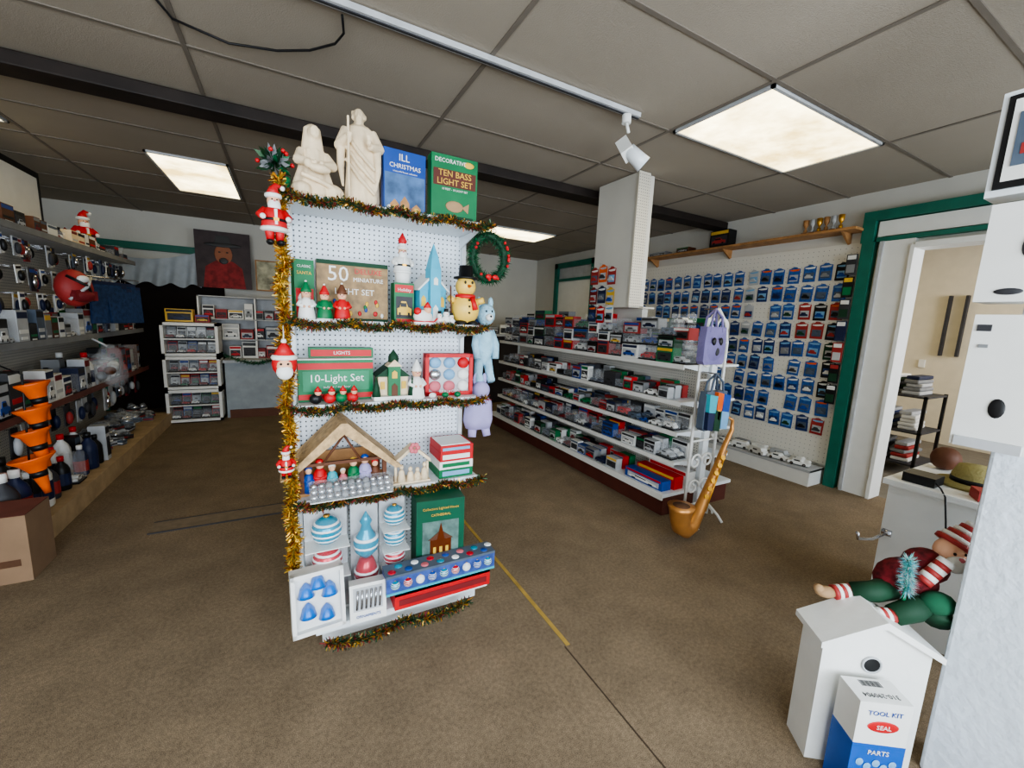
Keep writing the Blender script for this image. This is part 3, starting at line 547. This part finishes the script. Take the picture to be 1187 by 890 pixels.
while y>2.45:
    w=U(.15,.26)
    for xx,top in((2.85,.34),(3.0,.40),(3.22,.42)):
        z=1.302; lim=1.302+top*U(.75,1)
        while z<lim:
            h=U(.09,.15)
            if z+h>1.77: break
            M=T(xx+U(0,.005),y,z,-90)
            if R()<.55: pack(mb,M,w-.01,.11,h,random.choice(BOXC+[MRED,RED,BLU]))
            else: case(mb,M,w-.01,h,.11)
            z+=h+.002
    y-=w+.008
mb.done('boxed_model_cars')
mb=MB()
case(mb,T(2.86,2.44,1.302,-90),.17,.17,.14); case(mb,T(3.02,2.44,1.302,-90),.17,.2,.12)
pack(mb,T(2.88,2.44,1.504,-90),.16,.12,.1,MRED,W,BLK); mb.box(2.86,2.28,1.49,3.12,2.44,1.503,CLR2); mb.done('model_car_cases')
mb=MB(); mb.box(2.84,2.95,1.78,2.86,3.5,CZ-.007,WALL); mb.box(2.86,2.97,1.78,3.05,3.5,CZ-.007,WALL); mb.box(2.82,2.93,1.78,2.96,2.95,CZ-.007,mat_peg('post_pegboard',('X','Z'),(206,200,186)))
mb.box(3.125,3.05,1.3,3.2,3.45,1.79,WALL); mb.box(2.86,2.97,1.775,3.2,3.5,1.79,WALL); mb.done('support_column')
mb=MB()
for y,z,c in((3.46,2.18,MRED),(3.33,2.2,ORG),(3.2,2.17,MRED),(3.46,1.98,DRED),(3.33,1.99,NAVY),(3.2,1.97,YEL),(3.46,1.8,NAVY),(3.33,1.79,RED),(3.2,1.8,W)):
    card(mb,T(2.825,y,z,-90),c)
mb.done('carded_toy_cars')
def scroll(mb,x,z,r,turn,s=1,y=2.1,m=W,a0=0):
    pts=[(x+s*(r*(1-.75*i/28))*cos(a0+turn*i/28),y,z+(r*(1-.75*i/28))*sin(a0+turn*i/28)) for i in range(29)]
    mb.tube(pts,.009,m,6)
mb=MB()
for x in(2.82,3.12): mb.tube([(x,2.1,.03),(x,2.1,1.5),(x+(2.97-x)*.3,2.1,1.66),(2.97,2.1,1.76)],.012,W,8)
for z in(.15,.7,1.2,1.5): mb.tube([(2.82,2.1,z),(3.12,2.1,z)],.009,W,6)
for z in(.3,.52,.85,1.05,1.35): scroll(mb,2.9,z,.07,8,1); scroll(mb,3.04,z,.07,8,-1)
scroll(mb,2.89,1.62,.08,7,1);scroll(mb,3.05,1.62,.08,7,-1)
for x in(2.82,3.12): mb.tube([(x,2.1,.12),(x,2.0,.06),(x,1.95,.012)],.011,W,8); mb.tube([(x,2.1,.12),(x+.05,2.14,.08),(x+.1,2.12,.03),(x+.08,2.1,.012)],.009,W,8)
mb.done('wrought_iron_scroll_rack')
def tote(name,x0,x1,z0,z1,y,m,patches=[],eyes=False):
    mb=MB(); w=x1-x0;h=z1-z0;cx=(x0+x1)/2
    poly=[(-.42,0),(.42,0),(.5,.08),(.5,.6),(.46,1),(-.46,1),(-.5,.6),(-.5,.08)]
    mb.prism([(cx+px*w,z0+pz*h) for px,pz in poly],y-.03,y+.03,m)
    mb.ell(cx,y,z0+h*.4,w*.45,.055,h*.36,m,14)
    for dy in(-.025,.025): mb.tube([(cx-w*.3,y+dy,z1-.04),(cx-w*.22,y+dy,z1+.07),(cx,y,z1+.13),(cx+w*.22,y+dy,z1+.07),(cx+w*.3,y+dy,z1-.04)],.01,m,6)
    if eyes:
        for sx in(-1,1): mb.ell(cx+sx*w*.16,y-.045,z0+h*.62,.02,.012,.03,BLK,10)
        mb.ell(cx,y-.05,z0+h*.35,.022,.012,.03,DGR,10)
    for mm,a,b,c,d in patches: mb.prism([(x0+w*a,z0+h*b),(x0+w*c,z0+h*(b-.04)),(x0+w*(c+.03),z0+h*d),(x0+w*(a-.02),z0+h*(d+.05))],y-.062,y-.02,mm)
    mb.tube([(cx,2.085,z1+.13),(cx,y,z1+.13)],.006,CHR,6)
    mb.done(name,bevel=.008)
tote('purple_tote_bag',2.66,2.90,1.34,1.62,1.99,mat('muted_purple',(122,114,158),.85,bump=.3),eyes=True)
tote('patchwork_tote_bag',2.70,2.96,.84,1.14,1.96,SLATE,[(TEAL,.05,.5,.35,.9),(ORG,.4,.55,.62,.95),(BLU,.66,.5,.95,.9),(NAVY,.05,.05,.3,.45),(DGRN,.34,.02,.6,.5),(YEL,.45,.3,.55,.52),(LBL,.64,.05,.95,.46)])
mb=MB(); O=T(-.15,0,.01)
P=[(3.24,2.0,.90),(3.30,1.99,.87),(3.29,1.98,.79),(3.2,1.97,.66),(3.1,1.95,.5),(2.99,1.93,.33),(2.89,1.91,.19),(2.81,1.90,.1),(2.74,1.90,.085),(2.69,1.90,.12),(2.67,1.90,.19),(2.67,1.90,.25),(2.67,1.9,.29)]
mb.tube(P,[.010,.012,.017,.021,.027,.035,.044,.056,.066,.07,.074,.084,.1],BRS,18,O)
mb.tube([(2.67,1.9,.289),(2.67,1.9,.292)],[.092,.001],DWOOD,18,O)
mb.tube([(3.24,2.0,.90),(3.18,2.0,.89)],[.010,.015],BLK,8,O)
for i in range(6):
    t=i/6; x=3.15-.22*t; z=.58-.34*t
    mb.lathe([(.02,0),(.02,.008)],GOLD,10,O@T(x-.02,1.925-.03*t,z+.012,0,60,-30),False)
mb.tube([(3.2,1.94,.64),(2.93,1.88,.2)],.005,GOLD,5,O)
mb.done('saxophone')
# ================================================================ RIGHT WALL DISPLAY
mb=MB(); mb.box(5.06,2.08,.2,5.079,5.4,2.52,mat_peg('wall_pegboard',('Y','Z'),(222,219,210),.05,.07)); mb.done('wall_display_board')
mb=MB()
for r in range(9):
    z=2.34-.205*r
    for c in range(18):
        y=2.22+.158*c
        if R()<.05: continue
        kc=None
        if c<1 : kc=random.choice([MRED,NAVY,BLK,DGRN,CARDB])
        elif c in(1,2) and r in(2,3,4): kc=random.choice([MRED,NAVY,CARDB,BLK])
        elif c==6 and r<4: kc=LGR
        card(mb,T(5.053,y+U(-.012,.012),z+U(-.008,.008),-90,ry=U(-4,4)),kc,1.06)
mb.done('carded_toy_cars')
mb=MB()
for r in range(7):
    M=T(4.985,2.10,2.40-.22*r,-90); c=random.choice([MRED,DGR,NAVY,BLK,DGR]); mb.box(-.07,-.012,-.2,.02,0,0,c,M); mb.box(-.06,-.016,-.18,.01,0,-.1,random.choice(BOXC),M); mb.box(-.06,-.016,-.05,.01,0,-.01,random.choice([YEL,W,MRED]),M)
mb.done('carded_toy_figures')
mb=MB(); mb.box(4.84,2.08,2.62,5.08,4.9,2.645,WOOD)
for y in(2.2,3.5,4.7): mb.prism([(4.88,2.62),(5.08,2.62),(5.08,2.5)],y,y+.02,WOOD)
mb.done('wall_shelf')
mb=MB()
for i in range(6):
    y=2.25+.065*i; mb.lathe([(.02,0),(.018,.05),(.006,.06),(.025,.1),(.028,.15)],[GOLD,LGR,WOOD][i%3],10,T(4.93,y,2.645)); mb.box(4.9,y-.025,2.645,4.96,y+.025,2.665,BROWN)
mb.done('trophy_cups')
mb=MB(); pack(mb,T(4.86,3.68,2.647,-90),.26,.15,.2,BLK,YEL,MRED); pack(mb,T(4.86,4.2,2.647,-90),.2,.15,.06,BROWN); pack(mb,T(4.86,4.7,2.647,-90),.3,.15,.05,GRY); mb.done('shelf_game_boxes')
mb=MB(); mb.box(4.76,2.1,0,5.05,3.9,.17,W); mb.box(4.755,2.1,.15,5.05,3.9,.175,LGR); mb.done('low_display_platform')
mb=MB()
for i in range(7): car(mb,T(4.8,2.35+.22*i,.177,-90+U(-15,15)),.2,random.choice([W,W,LGR,DGR,W]),R()<.6); car(mb,T(4.93,2.4+.22*i,.177,-90),.19,random.choice([W,GRY,LGR]),R()<.6)
mb.done('toy_trucks')
mb=MB(); mb.box(5.04,3.25,.42,5.058,3.33,.52,GREEN); mb.box(5.036,3.28,.45,5.05,3.3,.47,W);mb.box(5.036,3.28,.475,5.05,3.3,.495,W); mb.done('wall_outlet')
# ================================================================ ANNEX
mb=MB()
for x in(6.3,6.9):
    for y in(1.75,2.5): mb.box(x,y,0,x+.03,y+.03,.95,BLK)
for z in(.12,.5,.92): mb.box(6.3,1.75,z,6.93,2.53,z+.02,DGR)
mb.done('wire_rack')
mb=MB()
for z,cs in((.142,(MRED,SLATE,W)),(.522,(W,BLU,LGR)),(.942,(GRY,DGRN,SLATE))):
    for i,c in enumerate(cs):
        for k in range(5):
            a=.085-.006*k; M=T(6.6+U(-.03,.03),1.93+.21*i,z+.045*k,U(-8,8)); mb.box(-.2,-a,0,.2,a,.042,c if k%2 else random.choice([GRY,LGR,W,NAVY]),M)
mb.done('folded_clothes_bundles',bevel=.012)
mb=MB(); mb.box(6.2,1.2,2.93,7.6,1.25,CZ,BLK)
for x in(6.35,6.7,7.0): mb.tube([(x,1.22,2.93),(x,1.22,2.85)],.012,BLK,6); mb.lathe([(.05,0),(.07,-.16)],BLK,12,T(x,1.22,2.86,0,25,-35)); mb.lathe([(.06,-.161),(.06,-.165)],W,12,T(x,1.22,2.86,0,25,-35))
mb.done('annex_track_light')
mb=MB()
for y in(2.2,2.38): mb.box(8.72,y,1.35,8.8,y+.03,2.25,DGR)
mb.box(8.77,2.55,1.15,8.8,2.62,1.27,W); mb.done('wall_shelf_standards')
# ================================================================ LEFT FIXTURE
LS=-2.15
mb=MB(); Y0,Y1=3.5,7.15
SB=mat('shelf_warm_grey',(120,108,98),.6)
mb.box(LS-.05,Y0,0,LS,Y1,2.15,PEGY); mb.box(LS,Y0,.0,-1.52,Y1,.11,mat('base_dark_brown',(60,50,40),.8)); mb.box(LS,Y0,.11,-1.5,Y1,.15,TAN); mb.box(-1.52,Y0,0,-1.46,Y1,.155,TAN)  # base body under the deck is plain dark brown
for z,x in((.78,-1.68),(1.28,-1.7),(2.13,-1.72)): mb.box(LS,Y0,z-.02,x,Y1,z,SB if z<2 else WM); mb.box(x-.005,Y0,z-.03,x+.005,Y1,z+.02,mat('shelf_rail_brown',(110,66,58),.6) if z<1 else GRY)
mb.done('merchandise_shelving')
def clut(name,x,z,y0,y1,hm,hx,bott=.3,mats=PALL):
    mb=MB(); y=y0
    while y<y1-.15:
        w=U(.08,.17);h=U(hm,hx)
        for k in range(2):
            xx=x-.17*k
            t=R()
            if t<bott: bottle(mb,T(xx-.06,y+w/2,z),h,random.choice([BLK,DGR,W,MRED,NAVY]),random.choice([RED,W,BLK,BLK]))
            elif t<.85: pack(mb,T(xx,y,z,90),w,.12,h,random.choice(mats),None,None,R()<.5)
            else: case(mb,T(xx,y,z,90),w,h,.12)
        y+=w+.01
    mb.done(name)
MUT=[DGR,BLK,GRY,DRED,LGR,BROWN,NAVY,W,DGR,MRED,SLATE,W,LGR]
clut('bottled_supplies',-1.53,.152,3.52,4.4,.26,.4,.9)
clut('bottled_supplies',-1.53,.152,4.4,5.2,.22,.34,.5,[DGR,BLK,LGR])
clut('packaged_hardware',-1.7,.782,3.55,7.0,.16,.34,.15,MUT)
clut('packaged_hardware',-1.72,1.282,3.55,7.0,.12,.26,.1,MUT)
clut('boxed_accessories',-1.74,2.132,3.55,7.0,.07,.15,.1,[W,GRY,BROWN,DGR,LGR,CRM,DRED])
mb=MB()
for i in range(90):
    z=.155+.05*(i%3)+.002; M=T(-1.62-U(0,.25),5.3+U(0,1.65),z,U(0,180),U(-8,8),U(-8,8)); w=U(.1,.18);d=U(.06,.1)
    c=random.choice([DGR,BLK,GRY,SLATE,DGR,LGR,BLK])
    mb.box(-w/2,-d/2,0,w/2,d/2,.045,c,M); mb.box(-w/2,-d/2-.001,.01,w/2,d/2+.001,.025,random.choice([LGR,W,GRY,MRED,DGR]),M); mb.ell(0,0,.05,w*.4,d*.4,.025,random.choice([CHR,DGR,SILV,BLK]),10,M); mb.ell(0,0,.05,w*.55,d*.55,.04,POLY,10,M)
mb.done('plastic_wrapped_bundles')
mb=MB()
for i in range(40):
    y=3.6+.088*i
    for z in(2.07,1.86,1.66):
        if R()<.12: continue
        M=T(-1.78-U(0,.12),y,z,90,ry=U(-6,6)); w=U(.05,.09);h=U(.13,.19); mb.box(0,0,-h,w,.008,0,random.choice([W,LGR,W,DRED,DGR,SLATE,LGR]),M); mb.ell(w/2,-.01,-h*.6,w*.35,.02,h*.3,random.choice([BLK,DGR,MRED,CHR,NAVY]),8,M); mb.box(w*.1,-.002,-h*.22,w*.9,0,-h*.08,random.choice([MRED,NAVY,BLK,YEL,BLU]),M); mb.tube([(w/2,.0,-.01),(w/2,.25,-.005)],.003,CHR,5,M)
mb.done('hanging_blister_packs')
mb=MB()
for i in range(26):
    y=3.6+.13*i; z=.70
    if 3.7<y<3.95: continue
    M=T(-1.74-U(0,.08),y,z,90,ry=U(-6,6)); w=U(.06,.11);h=U(.15,.24); mb.box(0,0,-h,w,.008,0,random.choice([W,LGR,DRED,DGR,SLATE,BLK]),M); mb.ell(w/2,-.015,-h*.6,w*.35,.025,h*.32,random.choice([BLK,DGR,MRED,CHR,NAVY,LGR]),8,M); mb.tube([(w/2,.0,-.01),(w/2,.25,-.005)],.003,CHR,5,M)
mb.done('hanging_tool_packs')
mb=MB()
for i,(y,z,r) in enumerate(((3.86,1.02,.085),(3.82,.86,.09),(3.78,.72,.09),(3.74,.55,.11))):
    M=T(-1.5,y,z,0,0,-12); mb.lathe([(.018,-.22),(.022,-.18),(.042,-.06),(r*.7,.0),(r,.03),(r,.042),(r*.85,.037),(.03,-.05)],ORG,16,M); mb.lathe([(.044,-.06),(.037,-.1)],BLK,14,M)
mb.tube([(-1.68,3.86,1.2),(-1.54,3.84,1.12),(-1.53,3.74,.35)],.006,BLK,6); mb.done('orange_funnel_strip')
mb=MB(); M=T(-1.62,5.0,1.72,60); mb.ell(0,0,0,.14,.1,.16,MRED,16,M); mb.ell(0,-.07,-.06,.1,.06,.06,DRED,12,M); mb.tube([(-.1,-.05,.1),(0,-.13,.02),(.1,-.06,-.1)],.012,BLK,8,M); mb.tube([(.1,-.05,.1),(0,-.13,.02),(-.1,-.06,-.1)],.012,LGR,8,M); mb.tube([(0,.02,.14),(0,.04,.24)],.01,BLK,6,M); mb.ell(0,-.09,.08,.05,.03,.03,W,10,M)
mb.box(-.09,-.11,-.1,.09,-.07,-.02,DRED,M); mb.done('red_backpack')
mb=MB()
for i in range(5):
    M=T(-1.62+.02*i,5.72+.07*i,1.40,62); L=.42-.03*(i%3)
    mb.prism([(-.16,L),(.16,L),(.18,.0),(.03,.0),(.0,L*.55),(-.03,.0),(-.18,.0)],-.012,.012,DEN,M); mb.box(-.16,-.016,L-.03,.16,.016,L,NAVY,M); mb.tube([(0,0,L),(0,.0,L+.05)],.004,CHR,5,M)
mb.tube([(-1.75,5.6,1.86),(-1.45,6.1,1.86)],.008,CHR,6); mb.done('hanging_jeans',bevel=.006)
mb=MB(); M=T(-1.52,5.25,1.0,0)
for k in range(4): mb.ell(U(-.04,.04),U(-.08,.08),U(-.08,.1),.09,.14,.14,POLY,14,M)
for k in range(6): mb.ell(U(-.05,.05),U(-.1,.1),U(-.12,.06),.04,.07,.04,random.choice([DRED,LGR,BROWN,GRY,W]),10,M)
mb.tube([(0,0,.2),(-.1,0,.27)],.01,LGR,6,M); mb.done('plastic_bag_of_goods')
mb=MB(); santa(mb,T(-1.85,6.1,2.132,40),.42); mb.done('santa_statue')
mb=MB()
for i in range(50):
    a=U(0,6.3);d=Vector((cos(a)*.12,sin(a)*.12,U(-.03,.1)));c=Vector((-1.85,5.7,2.2)); e=d.cross(Vector((0,0,1))).normalized()*.03; mb.add([tuple(c),tuple(c+d*.6+e),tuple(c+d),tuple(c+d*.6-e)],[(0,1,2,3)],random.choice([RED,DRED,DGRN]))
mb.lathe([(.04,2.132),(.06,2.2)],DRED,12,T(-1.85,5.7,0)); mb.done('poinsettia')
mb=MB(); mb.box(-2.18,5.2,2.16,-2.14,6.1,2.85,BLK); mb.box(-2.145,5.26,2.22,-2.135,6.04,2.79,W); mb.done('leaning_picture_frame')
mb=MB(); M=T(-1.95,3.2,0,0); mb.box(0,0,0,.60,.27,.40,CARD,M); mb.box(0,.0,.398,.60,.27,.402,mat('box_red_brown_top',(110,62,52),.8),M); mb.box(.38,-.002,.1,.56,.001,.14,DWOOD,M); mb.text("FRAGILE",.05,DWOOD,M@T(.35,-.002,.26)); mb.box(.1,-.001,.0,.14,.001,.40,TAN,M); mb.done('cardboard_box')
# ================================================================ BACK LEFT
mb=MB(); x0,x1=-1.5,-.87
for i in range(3):
    z=.02+.46*i
    mb.box(x0,7.0,z,x1,7.4,z+.035,W); mb.box(x0,7.0,z+.41,x1,7.4,z+.45,W); mb.box(x0,7.37,z,x1,7.4,z+.45,GRY)
    for x in(x0,x1-.035): mb.box(x,7.0,z,x+.035,7.4,z+.45,W)
    mb.box(x0+.03,7.01,z+.22,x1-.03,7.38,z+.235,W)
mb.done('white_plastic_display_cabinet')
mb=MB()
for i in range(3):
    for zz in(.037,.237):
        for k in range(5):
            case(mb,T(x0+.045+.11*k,7.03,.02+.46*i+zz),.1,.12,.1); pack(mb,T(x0+.045+.11*k,7.15,.02+.46*i+zz),.1,.1,.15,random.choice(BOXC))
mb.done('cased_model_cars')
mb=MB(); pack(mb,T(-1.45,7.1,1.4),.3,.15,.17,YEL,BLK,NAVY); pack(mb,T(-1.13,7.1,1.4),.16,.15,.1,MRED); mb.done('model_kit_box')
mb=MB(); mb.box(-.84,7.2,0,1.2,7.7,.82,mat('counter_grey_blue',(150,158,164),.6)); mb.box(-.86,7.17,.82,1.22,7.72,.86,LGR); mb.box(-.8,7.15,0,1.2,7.2,.12,BROWN); mb.done('sales_counter')
mb=MB()
for z in(1.15,1.45,1.78): mb.box(-1.15,7.45,z-.015,.9,7.75,z,LGR)
for x in(-1.15,-.45,.25,.88): mb.box(x,7.45,.86,x+.02,7.75,1.78,W)
mb.box(-1.15,7.74,.86,.9,7.755,1.78,LGR); mb.done('counter_back_shelf')
mb=MB()
for z in(.862,1.152,1.452):
    x=-1.1 if z>1 else -.8
    while x<.8:
        w=U(.1,.22); pack(mb,T(x,7.5,z),w,.15,U(.12,.25),random.choice([W,W,GRY,MRED,BLK,SLATE])); x+=w+.015
mb.done('boxed_collectibles')
mb=MB(); M=T(-1.22,8.05,1.92); mb.box(0,0,0,.72,.02,.86,mat('poster_dark',(66,54,56),.6,var=.3),M)
mb.prism([(.08,.0),(.64,.0),(.6,.32),(.48,.42),(.26,.42),(.12,.32)],-.004,0,mat('poster_red_shirt',(140,44,46),.7,var=.4,scale=14),M)
mb.ell(.36,-.003,.52,.12,.004,.15,mat('poster_face',(160,104,78),.7),16,M); mb.ell(.36,-.006,.66,.25,.004,.035,BLK,20,M); mb.prism([(.24,.66),(.48,.66),(.44,.8),(.28,.8)],-.008,0,BLK,M); mb.ell(.36,-.007,.42,.06,.004,.05,BLK,12,M)
for x in(.31,.41): mb.ell(x,-.007,.55,.018,.003,.01,BLK,8,M)
mb.box(.3,-.009,.43,.42,0,.45,DRED,M); mb.done('cowboy_poster')
mb=MB(); M=T(-.45,8.2,1.92); mb.box(0,0,0,.32,.03,.5,WOOD,M); mb.box(.02,-.003,.02,.3,0,.48,mat('map_print',(180,176,150),.6,var=.5,scale=9),M); mb.done('framed_map_print')
tinsel('green_garland_swag',[(-.84+.06*i,7.12,.96-.14*sin(pi*i/13)) for i in range(14)],.05,600,[DGRN,GRN])
mb=MB(); mb.box(2.3,7.0,0,2.5,7.9,1.3,BROWN); mb.box(2.3,7.0,1.3,4.6,7.9,1.34,LGR); mb.box(2.5,7.1,0,4.6,7.9,1.3,mat('counter_dark',(48,40,38),.7)); mb.done('dark_storage_counter')
clutter=MB()
x=2.4
while x<4.4:
    w=U(.12,.25); pack(clutter,T(x,7.2,1.342),w,.15,U(.1,.3),random.choice(MUT)); x+=w+.03
clutter.done('stacked_boxes')
# ================================================================ FOREGROUND RIGHT
mb=MB(); mb.box(2.03,-1.65,0,2.2,.39,CZ,STUC); mb.done('wall_partition',bevel=.012)
mb=MB(); mb.box(1.87,.28,1.27,2.028,.45,1.68,W); mb.ell(1.868,.365,1.40,.004,.018,.03,BLK,14); mb.box(1.862,.3,1.27,1.872,.44,1.3,LGR); mb.box(1.866,.41,1.63,1.871,.44,1.65,DGR); mb.box(1.866,.41,1.58,1.871,.43,1.59,GRY); mb.done('white_wall_box',bevel=.014)
mb=MB(); mb.box(1.9,.28,1.72,2.028,.47,2.01,W); mb.ell(1.898,.40,1.75,.004,.03,.01,DGR,12); mb.ell(1.898,.38,1.88,.004,.012,.03,DGR,12); mb.done('white_wall_box',bevel=.014)
mb=MB(); mb.box(1.93,.26,2.04,2.028,.5,2.34,WM); mb.box(1.922,.28,2.06,1.932,.485,2.325,BLK); mb.box(1.918,.295,2.08,1.925,.47,2.31,W); mb.box(1.914,.31,2.12,1.92,.455,2.27,SLATE); mb.box(1.912,.32,2.15,1.916,.44,2.18,MRED); mb.done('framed_badge_picture')
mb=MB(); mb.box(2.9,.3,0,3.5,.89,.8,W); mb.box(2.87,.28,.8,3.52,.91,.83,W); mb.done('white_side_counter')
mb=MB(); mb.box(2.92,.72,.832,3.05,.85,.88,BLK); mb.tube([(2.95,.73,.86),(2.9,.69,.845),(2.862,.66,.82),(2.86,.64,.7),(2.862,.62,.55)],.004,BLK,5); mb.done('black_power_adapter')
mb=MB(); M=T(3.18,.64,.832); mb.lathe([(.15,0),(.15,.015),(.09,.02),(.09,.06),(.07,.11),(.01,.12)],mat('straw_hat',(150,140,90),.8,bump=.6,bscale=100),20,M); mb.lathe([(.093,.02),(.093,.045)],BLK,20,M); mb.done('straw_hat')
mb=MB(); pack(mb,T(2.90,.56,.832,-60),.2,.1,.05,MRED,W,GRN); mb.ell(3.42,.82,.9,.07,.07,.07,BROWN,12); mb.done('counter_sundries')
mb=MB(); mb.tube([(2.9,.86,.52),(2.78,.88,.50),(2.66,.9,.52),(2.64,.9,.56)],.008,CHR,8); mb.tube([(2.899,.84,.52),(2.899,.88,.52)],.02,CHR,8); mb.done('chrome_hook')
# birdhouse
ang=-37
BM=T(1.668,.615,0,ang)
mb=MB(); WW=mat('birdhouse_white',(228,228,224),.6,var=.04,bump=.15,bscale=30)
w=.37;dpt=.13
mb.prism([(0.01,0),(w-.01,0),(w-.01,.5),(w/2,.595),(0.01,.5)],0,dpt,WW,BM)
mb.prism([(-.012,.485),(w/2,.59),(w+.012,.485),(w+.012,.508),(w/2,.617),(-.012,.508)],-.025,dpt+.02,WW,BM)
mb.lathe([(.03,0),(.03,.004)],BLK,20,BM@T(w*.47,.0,.43,0,90),False); mb.tube([(w*.47+.03*cos(a*pi/8),-.004,.43+.03*sin(a*pi/8)) for a in range(16)],.004,LGR,6,BM,True)
mb.done('wooden_birdhouse')
mb=MB(); M=T(1.632,.468,0,-34)
mb.box(0,0,0,.165,.1,.4,W,M); mb.box(-.001,-.001,.0,.166,.101,.24,mat('product_blue',(24,84,170),.4),M); mb.text("310-290904",.024,BLK,M@T(.085,.03,.4005,180,-90))
for i in range(14): mb.box(.05+.005*i,.065,.4,.0525+.005*i+(.001 if i%3 else 0),.09,.4006,BLK,M)
mb.text("TOOL KIT",.024,BLU,M@T(.083,-.002,.36)); mb.ell(.083,-.001,.31,.05,.003,.022,RED,14,M); mb.text("SEAL",.022,W,M@T(.083,-.005,.31)); mb.text("PARTS",.024,W,M@T(.083,-.003,.21))
for i in range(5): mb.ell(.03+.026*i,-.003,.17-.015*(i%2),.012,.003,.014,LBL,8,M)
mb.tube([(.03,-.003,.08),(.08,-.003,.13),(.14,-.003,.1)],.008,LBL,6,M)
mb.done('blue_product_box',bevel=.002)
# elf doll slumped across the roof, legs to the left, head to the right
PLAID=mat('red_plaid_cloth',(104,26,32),.9,var=.6,scale=40); FUZ=mat('plush_teal',(110,190,180),.95)
STR=[MRED,W]
mb=MB(); M=T(2.06,.535,.585,-33,s=.84)
mb.ell(.02,.02,.1,.13,.09,.10,PLAID,16,M); mb.ell(.1,.03,.17,.09,.08,.08,PLAID,14,M)
mb.ell(.19,.02,.25,.065,.06,.07,SKIN,14,M); mb.ell(.17,-.035,.22,.05,.03,.04,W,10,M); mb.ell(.17,-.05,.25,.012,.012,.01,PNK,8,M)
for sx in(-1,1): mb.ell(.175+sx*.022,-.035,.27,.006,.006,.007,BLK,6,M)
for k in range(6): mb.tube([(.2+.012*k,.03,.28+.018*k),(.212+.012*k,.03,.298+.018*k)],.07-.009*k,STR[k%2],12,M)
for k in range(6): mb.tube([(.02+.014*k,-.06,.14+.018*k),(.034+.014*k,-.06,.158+.018*k)],.032,STR[k%2],10,M)
mb.tube([(-.06,-.0,.06),(-.15,-.03,.055),(-.22,-.0,.03)],[.05,.046,.04],DGRN,10,M)
for k in range(5): mb.tube([(-.22-.016*k,.0,.03-.003*k),(-.236-.016*k,.0,.027-.003*k)],.034,STR[k%2],10,M)
mb.ell(-.33,.0,.015,.05,.03,.026,KHK,10,M); mb.ell(-.365,.0,.03,.022,.022,.02,KHK,8,M)
mb.tube([(.04,-.06,.04),(-.03,-.1,.03),(-.12,-.11,.0)],[.05,.05,.042],DGRN,10,M); mb.tube([(.1,-.06,.03),(.06,-.12,-.01)],[.05,.045],DGRN,10,M)
for k in range(4): mb.tube([(-.12-.016*k,-.11,.0),(-.136-.016*k,-.11,-.004)],.032,STR[k%2],10,M)
mb.ell(-.21,-.11,-.012,.045,.028,.026,KHK,10,M)
mb.ell(.06,-.1,.07,.07,.05,.05,mat('green_felt',(28,84,58),.9),12,M)
mb.done('elf_doll')
mb=MB()
for i in range(1500):
    t=R(); p=Vector((1.975-.01*t,.50+.01*t,.67+.13*t)); d=Vector((U(-1,1),U(-1,1),U(-1,1))).normalized()*U(.02,.038); e=d.cross(Vector((R(),R(),R()))).normalized()*.002
    mb.add([tuple(p-e),tuple(p+e),tuple(p+d)],[(0,1,2)],random.choice([FUZ,TEAL,LGR]))
mb.tube([(1.98,.50,.52),(1.965,.51,.80)],.006,GRN,6); mb.done('tinsel_bottle_brush_tree')
# ================================================================ LIGHTS
def area(name,loc,rot,sx,sy,e,col):
    l=bpy.data.lights.new(name,'AREA');l.shape='RECTANGLE';l.size=sx;l.size_y=sy;l.energy=e;l.color=col
    o=bpy.data.objects.new(name,l);o.location=loc;o.rotation_euler=[radians(a) for a in rot];bpy.context.scene.collection.objects.link(o)
area('window_daylight',(-1.55,-1.9,1.6),(90,0,0),2.3,1.8,150,(.84,.92,1))
area('window_daylight',(.9,-1.9,1.6),(90,0,0),2.2,1.8,150,(.84,.92,1))
area('window_daylight',(3.5,-1.9,1.6),(90,0,0),2.3,1.8,100,(.84,.92,1))
area('annex_fill',(7.2,-.9,2.0),(90,0,0),2,1.5,110,(.95,.96,1))  # added fill lamp to brighten the annex, which has no window
w=bpy.data.worlds.new('World');bpy.context.scene.world=w;w.use_nodes=True
bg=w.node_tree.nodes['Background'];bg.inputs[0].default_value=(.75,.87,1,1);bg.inputs[1].default_value=2
bpy.context.scene.view_settings.look='AgX - Medium High Contrast'
# ================================================================ CAMERA
cd=bpy.data.cameras.new('camera');co=bpy.data.objects.new('camera',cd);bpy.context.scene.collection.objects.link(co)
cd.sensor_width=36;cd.lens=474.5/1187*36;cd.clip_start=.05
yaw,pit,rol=[radians(a) for a in(28.73,8.75,2.45)]
fw=Vector((sin(yaw)*cos(pit),cos(yaw)*cos(pit),-sin(pit)));r0=Vector((cos(yaw),-sin(yaw),0));u0=r0.cross(fw)
r=cos(rol)*r0+sin(rol)*u0;u=-sin(rol)*r0+cos(rol)*u0
co.matrix_world=Matrix(((r.x,u.x,-fw.x,0),(r.y,u.y,-fw.y,0),(r.z,u.z,-fw.z,1.6),(0,0,0,1)))
bpy.context.scene.camera=co
